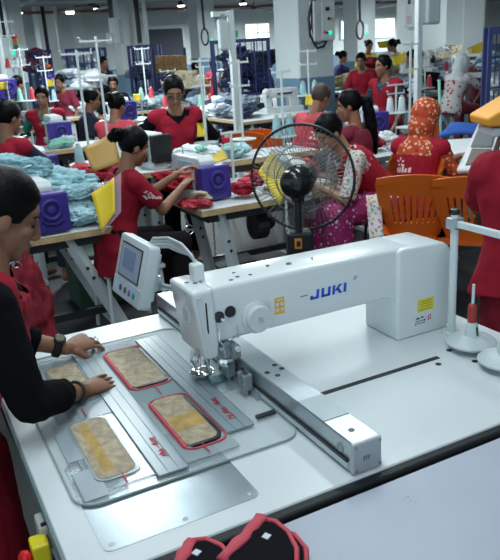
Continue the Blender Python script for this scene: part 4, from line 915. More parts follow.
p = at(151, 164, .93); motor_machine('grey and black machine head before the woman with glasses', (1.73, 4.80, .93), .12, purple=False, big=.9)
mm = bpy.data.objects['sewing_machine.005']
bm = B(); box(bm, (.0, -.04, .15), (.15, .07, .2), bev=.01); box(bm, (-.09, .12, .12), (.05, .12, .14), bev=.01); obj('motor_box', bm, BLACK, mm)
p = at(268, 112, .75); motor_machine('old white sewing machine on the table before the painted pillar', (p.x+.45, p.y-.2, .75), 1.45, purple=False, big=1.3)
p = at(379, 138, .75); motor_machine('purple boxed machine behind the ponytail woman', (p.x, p.y+.1, .75), -.2, big=1.15)
p = dp(342, 172, 4.6); motor_machine('white machine worked by the woman behind the fan', (2.42, 4.22, .75), 2.9, purple=False, big=.9)
for px, py, d_, lab in ((5, 93, 9.5, 'small purple machine at the left edge below the yellow tag'), (432, 66, 11, 'white machine left of the white headscarf'), (494, 70, 10, 'purple machine right of the white headscarf'), (15, 140, 7.2, 'white machine at the left edge behind the red vest')):
    g = dp(px, py, d_); motor_machine(lab, (g.x, g.y, g.z-.1), .3, big=1.2, purple='white' not in lab)

def stand(label, loc, h, w_=.32, cones=2, col=None, rz=0., floor=False):
    t = thing('thread_stand', label, 'thread stand', loc, rz, 'thread stands of the sewing line')
    bm = B(); cyl(bm, (0, 0, -loc[2] if floor else 0), (0, 0, h), .011, n=8); obj('pole', bm, WPOLE, t)
    for z in (h*.97, h*.72):
        bm = B(); box(bm, (0, 0, z), (w_*.8, .014, .016)); 
        for s_ in (-1, 1): tube(bm, [(s_*w_*.38, 0, z), (s_*w_*.38, 0, z+.03), (s_*w_*.42, .02, z+.03)], .004, 6)
        obj('crossbar', bm, WPOLE, t)
    bm = B(); lathe(bm, [(.03, 0), (w_*.5, .006), (w_*.5, .014), (.02, .02)], (0, 0, h*.12), 18); obj('tray', bm, PLASTIC, t)
    wp = V(loc)
    for i in range(cones):
        s_ = -1 if i % 2 else 1; m = [PALEBLUE, WHITEC, PINKRED, MINT][(i+int(loc[0]*10)) % 4] if col is None else col
        c = thing('thread_cone', 'thread cone on the tray of a white stand', 'thread cone', wp+V((s_*w_*.28*math.cos(rz), s_*w_*.28*math.sin(rz), h*.12+.014)), 0, 'thread cones on the stands')
        bm = B(); lathe(bm, [(.045, 0), (.045, .008), (.028, .15), (.022, .155)], (0, 0, 0), 14); obj('thread', bm, m, c, True)
        bm = B(); lathe(bm, [(.018, .15), (.016, .175), (.006, .176)], (0, 0, 0), 10); obj('core', bm, CREAM, c)
    return t
stand('white thread stand with pale blue cones left of the bending girl', (at(90, 178, .75).x-.0, 5.85, .75), 1.05, .36, 2, PALEBLUE, .3)
stand('second white thread stand behind the first one left of the girl', (1.72, 6.05, .75), 1.15, .4, 2, WHITEC, .3)
p = at(207, 155, .93); stand('thin white stand in front of the glasses woman with yellow cloth', (p.x, p.y+.0, .93), .75, .2, 0)
p = at(190, 140, .93); stand('white stand right beside the glasses woman shoulder', (p.x, 5.14, .93), .72, .22, 0)
p = at(232, 185, .75); stand('short stand behind the purple machine near the fan', (2.2, 4.56, .75), .42, .2, 0)
p = on_y(227, 140, 5.06); c = thing('thread_cone', 'big red thread cone on the tall table right of the glasses woman', 'thread cone', (p.x, p.y, .93)); bm = B(); lathe(bm, [(.055, 0), (.055, .008), (.042, .13), (.036, .135)], (0, 0, 0), 18); obj('thread', bm, RED2, c, True); bm = B(); lathe(bm, [(.02, .13), (.018, .15), (.006, .151)], (0, 0, 0), 10); obj('core', bm, CREAM, c)
p = at(264, 150, .75); stand('tall thin stand between the orange chair and fan', (2.95, 5.10, .93), .62, .22, 2, PALEBLUE)
p = dp(309, 94, 8.5); stand('thin stand with two cones before the painted pillar', (p.x, p.y, p.z-.1), .62, .30, 2, PALEBLUE, floor=True)
p = dp(410, 100, 6.2); stand('thin white stand left of the tall square post', (p.x, p.y, p.z-.35), .85, .24, 1, floor=True)
p = dp(396, 108, 7.4); stand('low stand with two white cones in front of the walking worker', (p.x, p.y, p.z-.1), .35, .28, 2, PLASTIC, floor=True)
for i, (px, py, d_, h_) in enumerate(((25, 90, 9.5, .8), (48, 92, 11, .8), (146, 90, 11, .9), (205, 95, 11, .7), (170, 95, 10, .6), (12, 60, 12, .9), (450, 60, 12, .5), (425, 75, 10, .5))):
    g = dp(px, py, d_); stand(['white stand left of the seamstress with green sleeves', 'white stand behind the green sleeved seamstress', 'white stand below the trolley with cartons', 'white stand by the tall post base', 'white stand behind the glasses', 'white stand under the signal tower light', 'white stand by the far striped bench', 'white stand beside the square post'][i], (g.x, g.y, g.z-.25), h_, .30, 2, floor=True)

# crumpled garments: a few shapes, many individuals
def crumple(seed, fl=.45, mat_=RED, fold=.35):
    bm = B(); bmesh.ops.create_icosphere(bm, subdivisions=5, radius=.5)
    for v in bm.verts:
        c = v.co.copy(); o_ = V((seed*7.3, seed*3.1, seed)); q = c*2.6+o_; n = noise.noise(q); w_ = V((c.x*2.2+n*.8, c.y*9+n*2, c.z*5))+o_; n2 = 1-abs(noise.noise(w_)); n3 = 1-abs(noise.noise(V((c.x*11, c.y*4+n*2, c.z*6))+o_))
        v.co = c*(1+fold*n*1.3+.42*(n2-.75)+.26*(n3-.75)); v.co.z *= fl
        if v.co.z < -.12: v.co.z = -.12+(v.co.z+.12)*.15
        v.co.z += .14
    me = bpy.data.meshes.new('garment'); bm.to_mesh(me); bm.free()
    for p in me.polygons: p.use_smooth = True
    return me
SHAPES = [crumple(s_) for s_ in range(5)]
MESHC = {}
def garment(loc, size, m, label, group, fl=1., rz=None, i=None):
    i = rnd.randrange(5) if i is None else i
    key = (i, m.name)
    if key not in MESHC:
        me = SHAPES[i].copy(); me.materials.append(m); MESHC[key] = me
    o = bpy.data.objects.new('garment', MESHC[key]); C.objects.link(o); o.location = loc; o.rotation_euler = (rnd.uniform(-.25, .25), rnd.uniform(-.25, .25), rnd.uniform(0, 6.28) if rz is None else rz)
    o.scale = (size*rnd.uniform(.85, 1.2), size*rnd.uniform(.7, 1.0), size*fl); return tag(o, label, 'garment', group)
def heap(c, rx, ry, h_, n, m, label, group, size=.2):
    for k in range(n):
        a = rnd.uniform(0, 6.28); q = math.sqrt(rnd.random()); x, y = q*math.cos(a), q*math.sin(a)
        mm = m[k % len(m)] if isinstance(m, (list, tuple)) else m
        garment((c[0]+x*rx, c[1]+y*ry, c[2]+max(0, h_*(1-q*q))*rnd.uniform(.55, 1)), size*rnd.uniform(.8, 1.2), mm, label, group)
PALE2 = mat('lighter blue garment', (.36, .56, .60), .85, var=.15, scale=9); PALE3 = mat('dusty blue garment', (.17, .33, .38), .85, var=.2, scale=9)
heap((.74, 4.60, .76), .40, .12, .32, 44, [PALEBLUE, PALE2, PALEBLUE, PALE3], 'pale blue garment piece in the heap on the near left table', 'pale blue garments heaped on the near left table', .29)
heap((.99, 4.36, .75), .09, .22, .19, 18, [PALEBLUE, PALE2], 'pale blue garment piece at the right end of the near left table', 'pale blue garments beside the purple motor', .19)
heap((1.35, 5.75, .76), .40, .12, .08, 16, [PINKRED, RED], 'coral red garment piece on the left table behind the blue heap', 'coral garments behind the pale blue heap', .16)
heap((1.78, 4.58, .78), .16, .16, .12, 10, [PINKRED, RED], 'coral red garment piece in front of the bending girl', 'coral garments in front of the girl', .18)
p = at(198, 208, .75)
for dx, dy, m in ((-.02, .02, PINKRED), (.03, .05, PINKRED), (-.05, .08, RED), (.02, -.02, PINKRED)): garment((p.x+dx, p.y+dy, .76), .13, m, 'coral red cloth bundle piece hanging at the near table corner', 'coral bundle at the table corner')
for dx, dz in ((.02, .10), (.07, .07)):
    garment((p.x+dx, p.y+.03, .73+dz), .10, CREAM, 'cream cloth end folded on the coral bundle', 'cream ends on the coral bundle', .7)
heap((at(250, 192, .78).x+.0, 4.22, .76), .07, .10, .14, 9, [RED, PINKRED, MAROON], 'dark red garment piece between the purple motor and the fan', 'red garments between motor and fan', .13)
heap((2.55, 4.32, .78), .18, .16, .10, 8, [PINKRED, WHITEC, PINKRED], 'red striped garment piece seen through the fan guard', 'garments behind the fan guard', .15)
heap((1.15, 7.2, .91), .5, .15, .06, 9, [MINT, WHITEC], 'mint cloth piece on the left table with mint cloth', 'mint cloth on the left table', .24)
heap((2.2, 4.95, .94), .5, .10, .04, 8, [MINT, WHITEC, PALE2], 'mint and white cloth piece on the tall white table', 'cloth on the tall white table', .2)
heap((4.2, 5.5, .76), .35, .5, .05, 12, [MAROON, WHITEC, PALE2, RED], 'garment piece on the table behind the ponytail woman', 'garments behind the ponytail woman', .2)
heap((4.72, 10., .82), .3, 1.0, .22, 26, [GREYDEN, DENIM, WHITEC, GREYDEN], 'grey folded garment on the far centre table', 'grey garments on the far centre table', .35)
heap((8.3, 11.25, .97), .5, .2, .22, 22, [TAN, TAN, CREAM], 'tan garment piece in the pile on the far table left of the walking worker', 'tan garments on the far table', .36)
heap((7.5, 9.1, .97), .25, .4, .14, 14, [GREYDEN, PALE2, GREYDEN], 'blue grey garment piece in the pile right of the tan pile', 'blue grey garments right of the tan pile', .36)
heap((7.5, 8.5, .97), .25, .2, .12, 12, [WHITEC, GREYDEN, BLACKC], 'pale or black garment piece at the near end of the blue grey pile', 'garments at the near end of the blue grey pile', .34)
heap((9.9, 9.8, .97), .9, .35, .1, 14, [WHITEC, GREYDEN, CREAM], 'pale garment piece on the far right table', 'garments on the far right table', .34)
heap((5.1, 12.75, .87), .38, .22, .2, 14, [DENIM, GREYDEN], 'navy garment piece on the distant centre table', 'navy garments on the distant table', .4)
heap((10.4, 13.1, .97), 1.6, .35, .2, 16, [GREYDEN, WHITEC, CREAM, PINKRED], 'mixed garment piece on the distant table behind the white headscarf', 'garments behind the white headscarf', .4)
heap((3.6, 12.0, .87), .8, .25, .15, 12, [GREYDEN, WHITEC, PALE2], 'pale garment piece on the far left table before the pillar', 'garments before the left pillar', .36)
heap((1.5, 10.5, .87), .6, .2, .15, 10, [WHITEC, PALE2, RED], 'pale garment piece on the far left table by the signal tower', 'garments by the signal tower', .32)
# cloth stacks by the fan
for i, (z, m, lab) in enumerate(((.752, CREAM, 'cream folded cloth at the bottom of the stack behind the fan'), (.772, mat('sage cloth', (.30, .32, .18), .85), 'sage green folded cloth in the stack behind the fan'), (.79, WHITEC, 'white folded cloth on top of the stack behind the fan'))):
    bm = B(); box(bm, (2.52-.01*i, 4.16, z+.009), (.50-.03*i, .2, .018), bev=.006, rz=.03*i); tag(obj('folded_cloth', bm, m), lab, 'cloth', 'folded cloths stacked behind the fan')

def sheet(name, pts, m, label, cat, thick=.002, bend=.02, group=None, n=6, rod=False):
    """a real sheet between four corner points, slightly bowed"""
    a, b, c, d = [V(p) for p in pts]; bm = B(); nr = (b-a).cross(d-a).normalized(); G = []
    for i in range(n+1):
        G.append([])
        for j in range(n+1):
            u, v = i/n, j/n; p = a*(1-u)*(1-v)+b*u*(1-v)+c*u*v+d*(1-u)*v + nr*bend*math.sin(math.pi*u)*math.cos(1.5*v); G[-1].append(bm.verts.new(p))
    for i in range(n):
        for j in range(n): bm.faces.new((G[i][j], G[i+1][j], G[i+1][j+1], G[i][j+1]))
    r = bmesh.ops.extrude_face_region(bm, geom=bm.faces[:]); bmesh.ops.translate(bm, verts=[v for v in r['geom'] if isinstance(v, bmesh.types.BMVert)], vec=nr*thick)
    o = obj(name, bm, m, None, True)
    if rod:
        e_ = (b+c)/2; bm = B(); cyl(bm, (e_.x, e_.y, 0), (e_.x, e_.y, max(b.z, c.z)), .008, n=6); obj('holder_rod', bm, WPOLE, o)
    return tag(o, label, cat, group)
D = 3.98
sheet('instruction_sheet', [dp(91, 193, D), dp(114, 177, D), dp(115, 212, D-.05), dp(101, 232, D-.05)], YELLOW, 'yellow instruction sheet in clear plastic hanging from the near left table corner', 'sheet', bend=.014)
sheet('plastic_sleeve', [dp(92, 184, D+.06), dp(121, 172, D+.06), dp(121, 212, D-.04), dp(102, 233, D-.04)], CLEAR, 'clear plastic sleeve holding the yellow sheet at the table corner', 'sleeve', bend=.035)
sheet('yellow_board', [dp(83, 147, 5.35), dp(113, 131, 5.6), dp(121, 162, 5.3), dp(93, 172, 5.2)], mat('ochre yellow board', (.25, .14, .014), .6), 'ochre yellow board standing behind the bending girl', 'board', thick=.006)
sheet('yellow_card', [dp(197, 115, 5.6), dp(206, 113, 5.6), dp(205, 136, 5.5), dp(197, 137, 5.5)], YELLOW, 'yellow card hanging right of the glasses woman', 'card', rod=True)
sheet('yellow_cloth', [dp(206, 156, 5.0), dp(222, 149, 5.1), dp(228, 158, 5.0), dp(212, 163, 4.9)], mat('mustard cloth', (.55, .40, .05), .8), 'mustard cloth lying behind the white machine', 'cloth', thick=.006)
sheet('yellow_cloth', [dp(272, 150, 4.35), dp(291, 176, 4.3), dp(280, 205, 4.25), dp(258, 172, 4.3)], mat('bright yellow cloth', (.72, .55, .04), .7), 'bright yellow cloth seen through the left half of the fan guard', 'cloth', thick=.006, rod=True)
sheet('yellow_card', [dp(306, 94, 7.0), dp(318, 97, 7.0), dp(314, 106, 7.0), dp(305, 105, 7.0)], YELLOW, 'small yellow card beside the man in the red shirt', 'card', rod=True)
sheet('yellow_flag', [dp(467, 48, 11), dp(484, 41, 11), dp(488, 53, 11), dp(473, 60, 11)], YELLOW, 'yellow paper flag above the white headscarf', 'flag', rod=True)
sheet('yellow_card', [dp(377, 42, 13), dp(390, 40, 13), dp(389, 48, 13), dp(379, 48, 13)], YELLOW, 'yellow card above the walking worker', 'card', rod=True)
sheet('yellow_card', [dp(391, 57, 11), dp(407, 52, 11), dp(404, 63, 11), dp(394, 66, 11)], YELLOW, 'yellow card right of the walking worker', 'card', rod=True)
for px, py, d_, lab in ((3, 85, 9, 'yellow tag at the left edge above the purple machine'), (50, 82, 12, 'yellow tag on the left painted pillar'), (137, 97, 9, 'yellow tag below the second pillar')):
    sheet('yellow_tag', [dp(px-4, py-3, d_), dp(px+4, py-4, d_), dp(px+4, py+4, d_), dp(px-3, py+5, d_)], YELLOW, lab, 'tag', rod=True)
sheet('plastic_sleeve', [dp(423, 150, 4.9-1), dp(424, 118, 3.95), dp(430, 115, 3.95), dp(431, 148, 3.9)], CLEAR, 'clear yellowish plastic strip left of the orange headscarf', 'sleeve') if False else None

# orange chairs
def chair(label, loc, rz, S=1., hole=False):
    """faces local +y; the back is at -y"""
    t = thing('plastic_chair', label, 'chair', loc, rz, 'orange plastic chairs')
    bm = B(); N = 34; M_ = 9; G = []
    for i in range(N+1):
        u = -1+2*i/N; G.append([])
        for j in range(M_+1):
            v = j/M_; wd = (.20+.035*math.sin(v*math.pi*.6))*(1 if v < .9 else .97); y = -.19-.10*v+.055*u*u; z = .46+.38*v-.03*u*u*(v > .8); G[-1].append(bm.verts.new((u*wd*S*(1-.25*(1-v)*(1-v)), y, z)))
    slots = set()
    for i in range(4, N-4):
        for j in range(2, 6):
            if i % 3 == 0 and not hole: slots.add((i, j))
    if hole: slots = {(i, 7) for i in (12, 13, 14, 19, 20, 21)}
    for i in range(N):
        for j in range(M_):
            if (i, j) not in slots: bm.faces.new((G[i][j], G[i+1][j], G[i+1][j+1], G[i][j+1]))
    r = bmesh.ops.extrude_face_region(bm, geom=bm.faces[:]); bmesh.ops.translate(bm, verts=[v for v in r['geom'] if isinstance(v, bmesh.types.BMVert)], vec=(0, .012, .002))
    obj('backrest', bm, ORANGE, t, False)
    bm = B(); prism(bm, rrect(-.21*S, -.21, .21*S, .22, .06), .435, .46); bevelled(bm, .008, 2, 60); obj('seat', bm, ORANGE, t)
    for x, y in ((-.17, -.17), (.17, -.17), (-.17, .18), (.17, .18)):
        bm = B(); cyl(bm, (x*S, y, .44), (x*1.15*S, y*1.15, 0), .012, n=8); obj('leg', bm, DARKST, t)
    t.scale = (1, 1, 1.1)
    return t
ah = lambda deg: math.radians(deg-90)
p = dp(412, 205, 4.3); chair('orange slatted chair under the woman in the orange headscarf', (3.02, 3.52, 0), ah(48), 1.05)
p = dp(455, 200, 4.1); chair('orange slatted chair right of the headscarf woman, behind the red uniform', (3.24, 3.20, 0), ah(40), 1.05)
p = dp(377, 165, 4.6); chair('orange chair with two round holes behind the woman with floral sleeves', (JF['P'].x+.10, JF['P'].y-.02, .0), ah(168), .95, True)
p = dp(380, 155, 5.4); chair('orange chair behind the ponytail woman', (3.55, 4.55, 0), ah(110))
p = dp(243, 138, 7.3); chair('empty orange chair below the white machine table', (p.x+.2, p.y+.1, 0), ah(25), 1.25)
p = dp(279, 128, 7.5); chair('orange chair mostly behind the fan rim', (p.x, p.y, 0), ah(20), 1.0)
p = dp(455, 110, 7.); chair('far orange chair below the white headscarf', (p.x+.3, p.y+.4, 0), ah(-20), 1.)
bm = B(); box(bm, (0, 0, .44), (.40, .40, .03), bev=.01); ch = thing('work_chair', 'white framed chair under the bending girl', 'chair', (1.22, 4.22, 0), 0); obj('seat', bm, WPOLE, ch)
for x, y in ((-.17, -.17), (.17, -.17), (-.17, .17), (.17, .17)):
    bm = B(); cyl(bm, (x, y, .44), (x*1.1, y*1.1, 0), .013, n=8); obj('leg', bm, WPOLE, ch)

# pedestal fan
fc = dp(302, 178, 3.3); fax = V((.72, .69, .0)).normalized()
fan = thing('pedestal_fan', 'black pedestal fan with round wire guard standing behind the machine', 'fan', (fc.x-.03, fc.y-.09, 0))
def fo(name, bm, m, par=fan, sm=False): bmesh.ops.translate(bm, verts=bm.verts, vec=-fan.location); return obj(name, bm, m, par, sm)
fu = V((0, 0, 1)).cross(fax).normalized(); fv = fax.cross(fu).normalized()
R_ = .252
bm = B(); tube(bm, [fc+fu*R_*math.cos(a)+fv*R_*math.sin(a) for a in [i*math.pi/30 for i in range(60)]], .0068, 8, True); fo('guard_rim', bm, BLACK, sm=True)
for side, nm in ((-1, 'rear_guard'), (1, 'front_guard')):
    bm = B()
    for k in range(66):
        a = 2*math.pi*k/66; e_ = fu*math.cos(a)+fv*math.sin(a)
        tube(bm, [fc+e_*R_*q+fax*side*dz for q, dz in ((.995, .0), (.93, .035), (.75, .058), (.42, .068), (.25, .068))], .0011, 5)
    for q, dz in ((.42, .068), (.62, .063)): tube(bm, [fc+fax*side*dz+(fu*math.cos(a)+fv*math.sin(a))*R_*q for a in [i*math.pi/20 for i in range(40)]], .0022, 6, True)
    if side > 0: lathe(bm, [(.06, 0), (.058, .006)], fc+fax*.068, 24, ax=fax)
    fo(nm, bm, mat('bright steel wire', (.20, .21, .21), .3, .8), sm=True)
bl = mat('smoked blade plastic', (.22, .25, .27), .2, alpha=.30)
for k in range(3):
    a0 = .5+k*2*math.pi/3; bm = B(); G = []
    for i in range(7):
        q = .05+.15*i/6; G.append([])
        for j in range(7):
            s_ = -1+2*j/6; a = a0+s_*(.30+.22*math.sin(math.pi*i/6))*(1 if s_ < 0 else .85); G[-1].append(bm.verts.new(fc+(fu*math.cos(a)+fv*math.sin(a))*q+fax*(.018*s_)))
    for i in range(6):
        for j in range(6): bm.faces.new((G[i][j], G[i+1][j], G[i+1][j+1], G[i][j+1]))
    r = bmesh.ops.extrude_face_region(bm, geom=bm.faces[:]); bmesh.ops.translate(bm, verts=[v for v in r['geom'] if isinstance(v, bmesh.types.BMVert)], vec=fax*.003)
    fo('blade', bm, bl, sm=True)
bm = B(); lathe(bm, [(.05, -.02), (.05, .02), (.03, .03)], fc, 20, ax=fax); fo('hub', bm, mat('grey hub plastic', (.16, .18, .19), .4))
bm = B(); lathe(bm, [(.02, .185), (.050, .175), (.070, .140), (.074, .095), (.078, .075), (.07, .06), (.03, .05)], fc, 24, ax=-fax); mt = fo('motor_housing', bm, mat('glossy black', (.01, .011, .013), .18), sm=True)
bm = B(); lathe(bm, [(.012, .163), (.010, .172)], fc+fv*.0, 10, ax=-fax); fo('oscillation_knob', bm, ALU2, mt)
bm = B(); pb = fc-fax*.09; cyl(bm, (pb.x, pb.y, .87), (pb.x, pb.y, fc.z-.03), .016); box(bm, (pb.x, pb.y, fc.z-.06), (.05, .05, .07), bev=.01); fo('neck', bm, BLACK)
bm = B(); box(bm, (pb.x, pb.y, .80), (.12, .10, .16), rz=-.42, bev=.01); cbx = fo('control_box', bm, BLACK)
bm = B(); box(bm, (pb.x-.040, pb.y-.055, .835), (.034, .004, .05), rz=-.42); fo('dial_plate', bm, mat('orange dial print', (.55, .22, .03), .5), cbx)
bm = B(); box(bm, (pb.x-.040, pb.y-.058, .835), (.018, .003, .026), rz=-.42); fo('switch', bm, BLACK, cbx)
bm = B(); cyl(bm, (pb.x, pb.y, .03), (pb.x, pb.y, .74), .018); fo('pole', bm, DARKST)
bm = B(); lathe(bm, [(.22, 0), (.22, .02), (.05, .05), (.03, .07)], (pb.x, pb.y, 0), 28); fo('base', bm, BLACK)

# handwheels / bobbins hanging below the tables
for px, py, d_, lab in ((15, 268, 3.4, 'chrome handwheel below the near left table by the operator'), (189, 230, 4.55, 'chrome handwheel hanging under the near table left end')):
    g = dp(px, py, d_); t_ = thing('handwheel', lab, 'handwheel', g)
    bm = B(); tube(bm, [(.032*math.cos(a), 0, .032*math.sin(a)) for a in [i*math.pi/10 for i in range(20)]], .006, 8, True); obj('rim', bm, CHROME, t_, True)
    bm = B(); 
    for k in range(3): cyl(bm, (0, 0, 0), (.03*math.cos(k*2.09), 0, .03*math.sin(k*2.09)), .004)
    obj('spokes', bm, ALU, t_)
    bm = B(); cyl(bm, (0, 0, .03), (-.02, 0, .72-g.z), .006); obj('hanger', bm, ALU2, t_)
g = dp(18, 300, 3.5); o = garment((g.x, g.y, .30), .30, mat('deep red cloth', (.20, .008, .02), .85, var=.2), 'dark red garment hanging under the near left table', None, 1.0, .4, 1); o.scale = (.34, .26, 1.5); o.rotation_euler = (0, 0, .4); 
bm = B(); box(bm, (0, 0, .20), (.5, .35, .40), bev=.02); o = obj('crate', bm, mat('dark green crate', (.015, .05, .03), .6)); o.location = (1.25, 4.9, 0); tag(o, 'dark green crate under the tables left of the girl', 'crate')
bm = B(); cyl(bm, (0, 0, 0), (0, 0, .03), .02); cyl(bm, (0, 0, .03), (0, 0, .045), .016); o = obj('bottle', bm, PURPLE); 
g = dp(82, 335, 2.95); o.location = (g.x, g.y, max(0, g.z)); tag(o, 'small purple bottle top on the floor beyond the table edge', 'bottle')
bpy.data.objects.remove(o)

# floral scarf end hanging at the hip of the woman behind the fan (part of her clothing)
o = sheet('hanging_scarf', [dp(366, 195, 4.5), dp(380, 192, 4.5), dp(384, 240, 4.4), dp(370, 242, 4.4)], FLOR, 'x', 'x', thick=.006, bend=.02)
for k in ('label', 'category'): del o[k]
for v in o.data.vertices: v.co -= fw_.location
o.parent = fw_
# ---------------------------------------------------------------- pillars' fittings, posts, cages, lamps
def wallbox(name, label, cat, px, py, d_, sx, sy, sz, m, rz=0):
    g = dp(px, py, d_); t = thing(name, label, cat, g, rz); bm = B(); box(bm, (0, 0, 0), (sx, sy, sz), bev=.01); obj('housing', bm, m, t); return t, g
# near pillar switch box (right face looks to -y)
PX, PY = dp(299, 60, 11.5).x, dp(299, 60, 11.5).y
q = on_y(322, 21, PY-.10); eb = thing('electrical_box', 'white switch box with green lamp on the near painted pillar', 'electrical box', (q.x, q.y, q.z))
bm = B(); box(bm, (0, 0, 0), (.40, .14, .62), bev=.012); obj('housing', bm, MACH2, eb)
bm = B(); box(bm, (.075, -.074, 0), (.25, .012, .58), bev=.004); dr = obj('door', bm, MACH, eb)
for x, z, r, m, nm in ((.10, -.19, .03, GREENL, 'green_lamp'), (-.01, -.18, .024, REDL, 'red_button'), (.045, -.19, .02, BLACK, 'black_button'), (.075, .03, .026, BLACK, 'dial')):
    bm = B(); lathe(bm, [(r, 0), (r, .015), (r*.7, .025)], (x, -.08, z), 14, ax=(0, -1, 0)); obj(nm, bm, m, dr)
for x, z, a, b_, m in ((.06, .18, .08, .06, BLACK), (.10, -.02+.05, .10, .012, INK), (.13, .0, .05, .045, YLAB), (-.13, -.05, .07, .30, PLASTIC)):
    bm = B(); box(bm, (x, -.082 if x > -.1 else -.072, z), (a, .006, b_)); obj('plate', bm, m, dr)
bm = B(); tube(bm, [(-.06, -.02, 1.2), (-.06, -.02, .36), (-.20, -.02, .30), (-.27, -.02, .05), (-.25, -.02, -.22), (-.13, -.03, -.42), (0, -.03, -.40), (.06, -.03, -.31)], .022, 8); obj('cable', bm, BLACK, eb, True)
bm = B(); tube(bm, [(-.21, -.03, .2), (-.23, -.03, -.1), (-.12, -.03, -.36), (.02, -.03, -.31)], .012, 8); obj('cable', bm, DARKST, eb, True)
# other pillar boxes
g = dp(115, 30, 20.2); t, g = wallbox('electrical_box', 'tall pale grey box on the second pillar from the left', 'electrical box', 115.5, 31, 20.3, .30, .2, .72, WPOLE, .3)
bm = B(); box(bm, (.12, -.06, -.02), (.08, .12, .68)); obj('side_panel', bm, ALU2, t)
bm = B(); tube(bm, [(-.08, 0, .36), (-.09, 0, 1.3)], .07, 6); obj('cable_tray', bm, DARKST, t)
bm = B(); box(bm, (-.22, 0, -.2), (.16, .15, .3)); obj('meter', bm, PLASTIC, t)
t, g = wallbox('electrical_box', 'white box with red lettering on the right pillar', 'electrical box', 407.5, 16, 14.2, .22, .16, .44, MACH, 0)
bm = B(); box(bm, (.14, 0, 0), (.06, .15, .46)); obj('side_panel', bm, ALU2, t)
M_ = Matrix.Rotation(math.pi/2, 4, 'X')
bm = B()
for z in (-.02, -.06, -.10, -.14): box(bm, (-.02, -.082, z), (.13, .003, .014))
obj('red_print', bm, mat('sign red', (.5, .04, .04), .5), t)
bm = B(); cyl(bm, (.04, 0, .22), (.04, 0, .9), .03); obj('cable', bm, DARKST, t)
bm = B(); box(bm, (.12, 0, -.26), (.16, .12, .05)); obj('bracket', bm, ALU2, t)
for px, py, d_, lab in ((205, 37, 23.5, 'black cable loop on the third pillar'), (360, 30, 21.0, 'dark cable loop on the far pillar behind the switch box')):
    g = dp(px, py, d_); t = thing('cable_loop', lab, 'cable', g)
    bm = B(); tube(bm, [(.13*math.cos(a), 0, .26*math.sin(a)) for a in [i*math.pi/12 for i in range(24)]], .03, 8, True); tube(bm, [(.0, 0, .26), (-.03, 0, 1.6)], .04, 6); obj('loop', bm, BLACK, t)
    bm = B(); box(bm, (.2, 0, .02), (.14, .08, .3)); obj('switch_plate', bm, PLASTIC, t)
    bm = B(); lathe(bm, [(.04, 0), (.03, .02)], (.22, -.05, -.1), 10, ax=(0, -1, 0)); obj('green_lamp', bm, GREENL, t)
for px, y0_, y1_, d_, lab, wdt in ((51, -10, 81, 27.1, 'black cable duct down the left pillar', .13), (138.5, -10, 43, 20.4, 'black cable duct on the right side of the second pillar', .13), (4, -10, 40, 19.6, 'black cable duct on the leftmost pillar', .12)):
    a, b = dp(px-1.5, y0_, d_), dp(px+1.5, y1_, d_); bm = B(); box(bm, (b.x, b.y, (a.z+b.z)/2), (wdt, .08, abs(a.z-b.z)), bev=.01); tag(obj('cable_duct', bm, BLACK), lab, 'cable duct')
for px, d_, y1_, lab in ((62, 26, 60, 'white pipe right of the left pillar'), (149, 20.6, 62, 'pale conduit right of the second pillar'), (13, 19.5, 60, 'white pipe beside the leftmost pillar')):
    b = dp(px, y1_, d_); bm = B(); cyl(bm, (b.x, b.y, b.z), (b.x, b.y, 3.9), .07, n=10); tag(obj('pipe', bm, WPOLE, None, True), lab, 'pipe')
t, g = wallbox('electrical_box', 'grey box with green lamp on the leftmost pillar', 'electrical box', 9, 48, 19, .38, .2, .55, PLASTIC)
bm = B(); lathe(bm, [(.06, 0), (.05, .03)], (.1, -.11, -.12), 10, ax=(0, -1, 0)); obj('green_lamp', bm, GREENL, t)
# exit style sign, red text board
qd = on_y(236, 34, 33.93); t, g = wallbox('sign', 'small green sign with white figure beyond the tall post', 'sign', 236, 34, qd.length*.985, .22, .06, .34, GREENS); t.location = qd
bm = B(); box(bm, (0, -.023, .03), (.05, .004, .10)); box(bm, (.02, -.023, -.06), (.09, .004, .03)); obj('white_figure', bm, WHITEC, t)
qd = on_y(480, 15, dp(474, 60, 27).y-.03); t, g = wallbox('sign', 'white board with lines of red lettering on the far right pillar', 'sign', 477, 15, 27, .55, .06, .80, MACH); t.location = qd
bm = B()
for z, a in ((.22, .36), (.17, .32), (-.12, .34), (-.17, .26)): box(bm, (0, -.028, z), (a, .004, .035))
obj('red_lettering', bm, mat('sign red', (.5, .04, .04), .5), t)
# signal tower
g = dp(18, 60, 14); t = thing('signal_tower', 'signal tower light with red, amber and green lenses at upper left', 'signal light', g)
bm = B(); cyl(bm, (0, 0, -g.z), (.0, 0, .20), .03, n=10); obj('pole', bm, WPOLE, t)
for k, (c, nm) in enumerate((((.02, .22, .10), 'green_lens'), ((.65, .22, .02), 'amber_lens'), ((.5, .03, .03), 'red_lens'))):
    bm = B(); cyl(bm, (0, 0, .20+k*.10), (0, 0, .295+k*.10), .055, n=14); obj(nm, bm, mat(nm, c, .3), t)
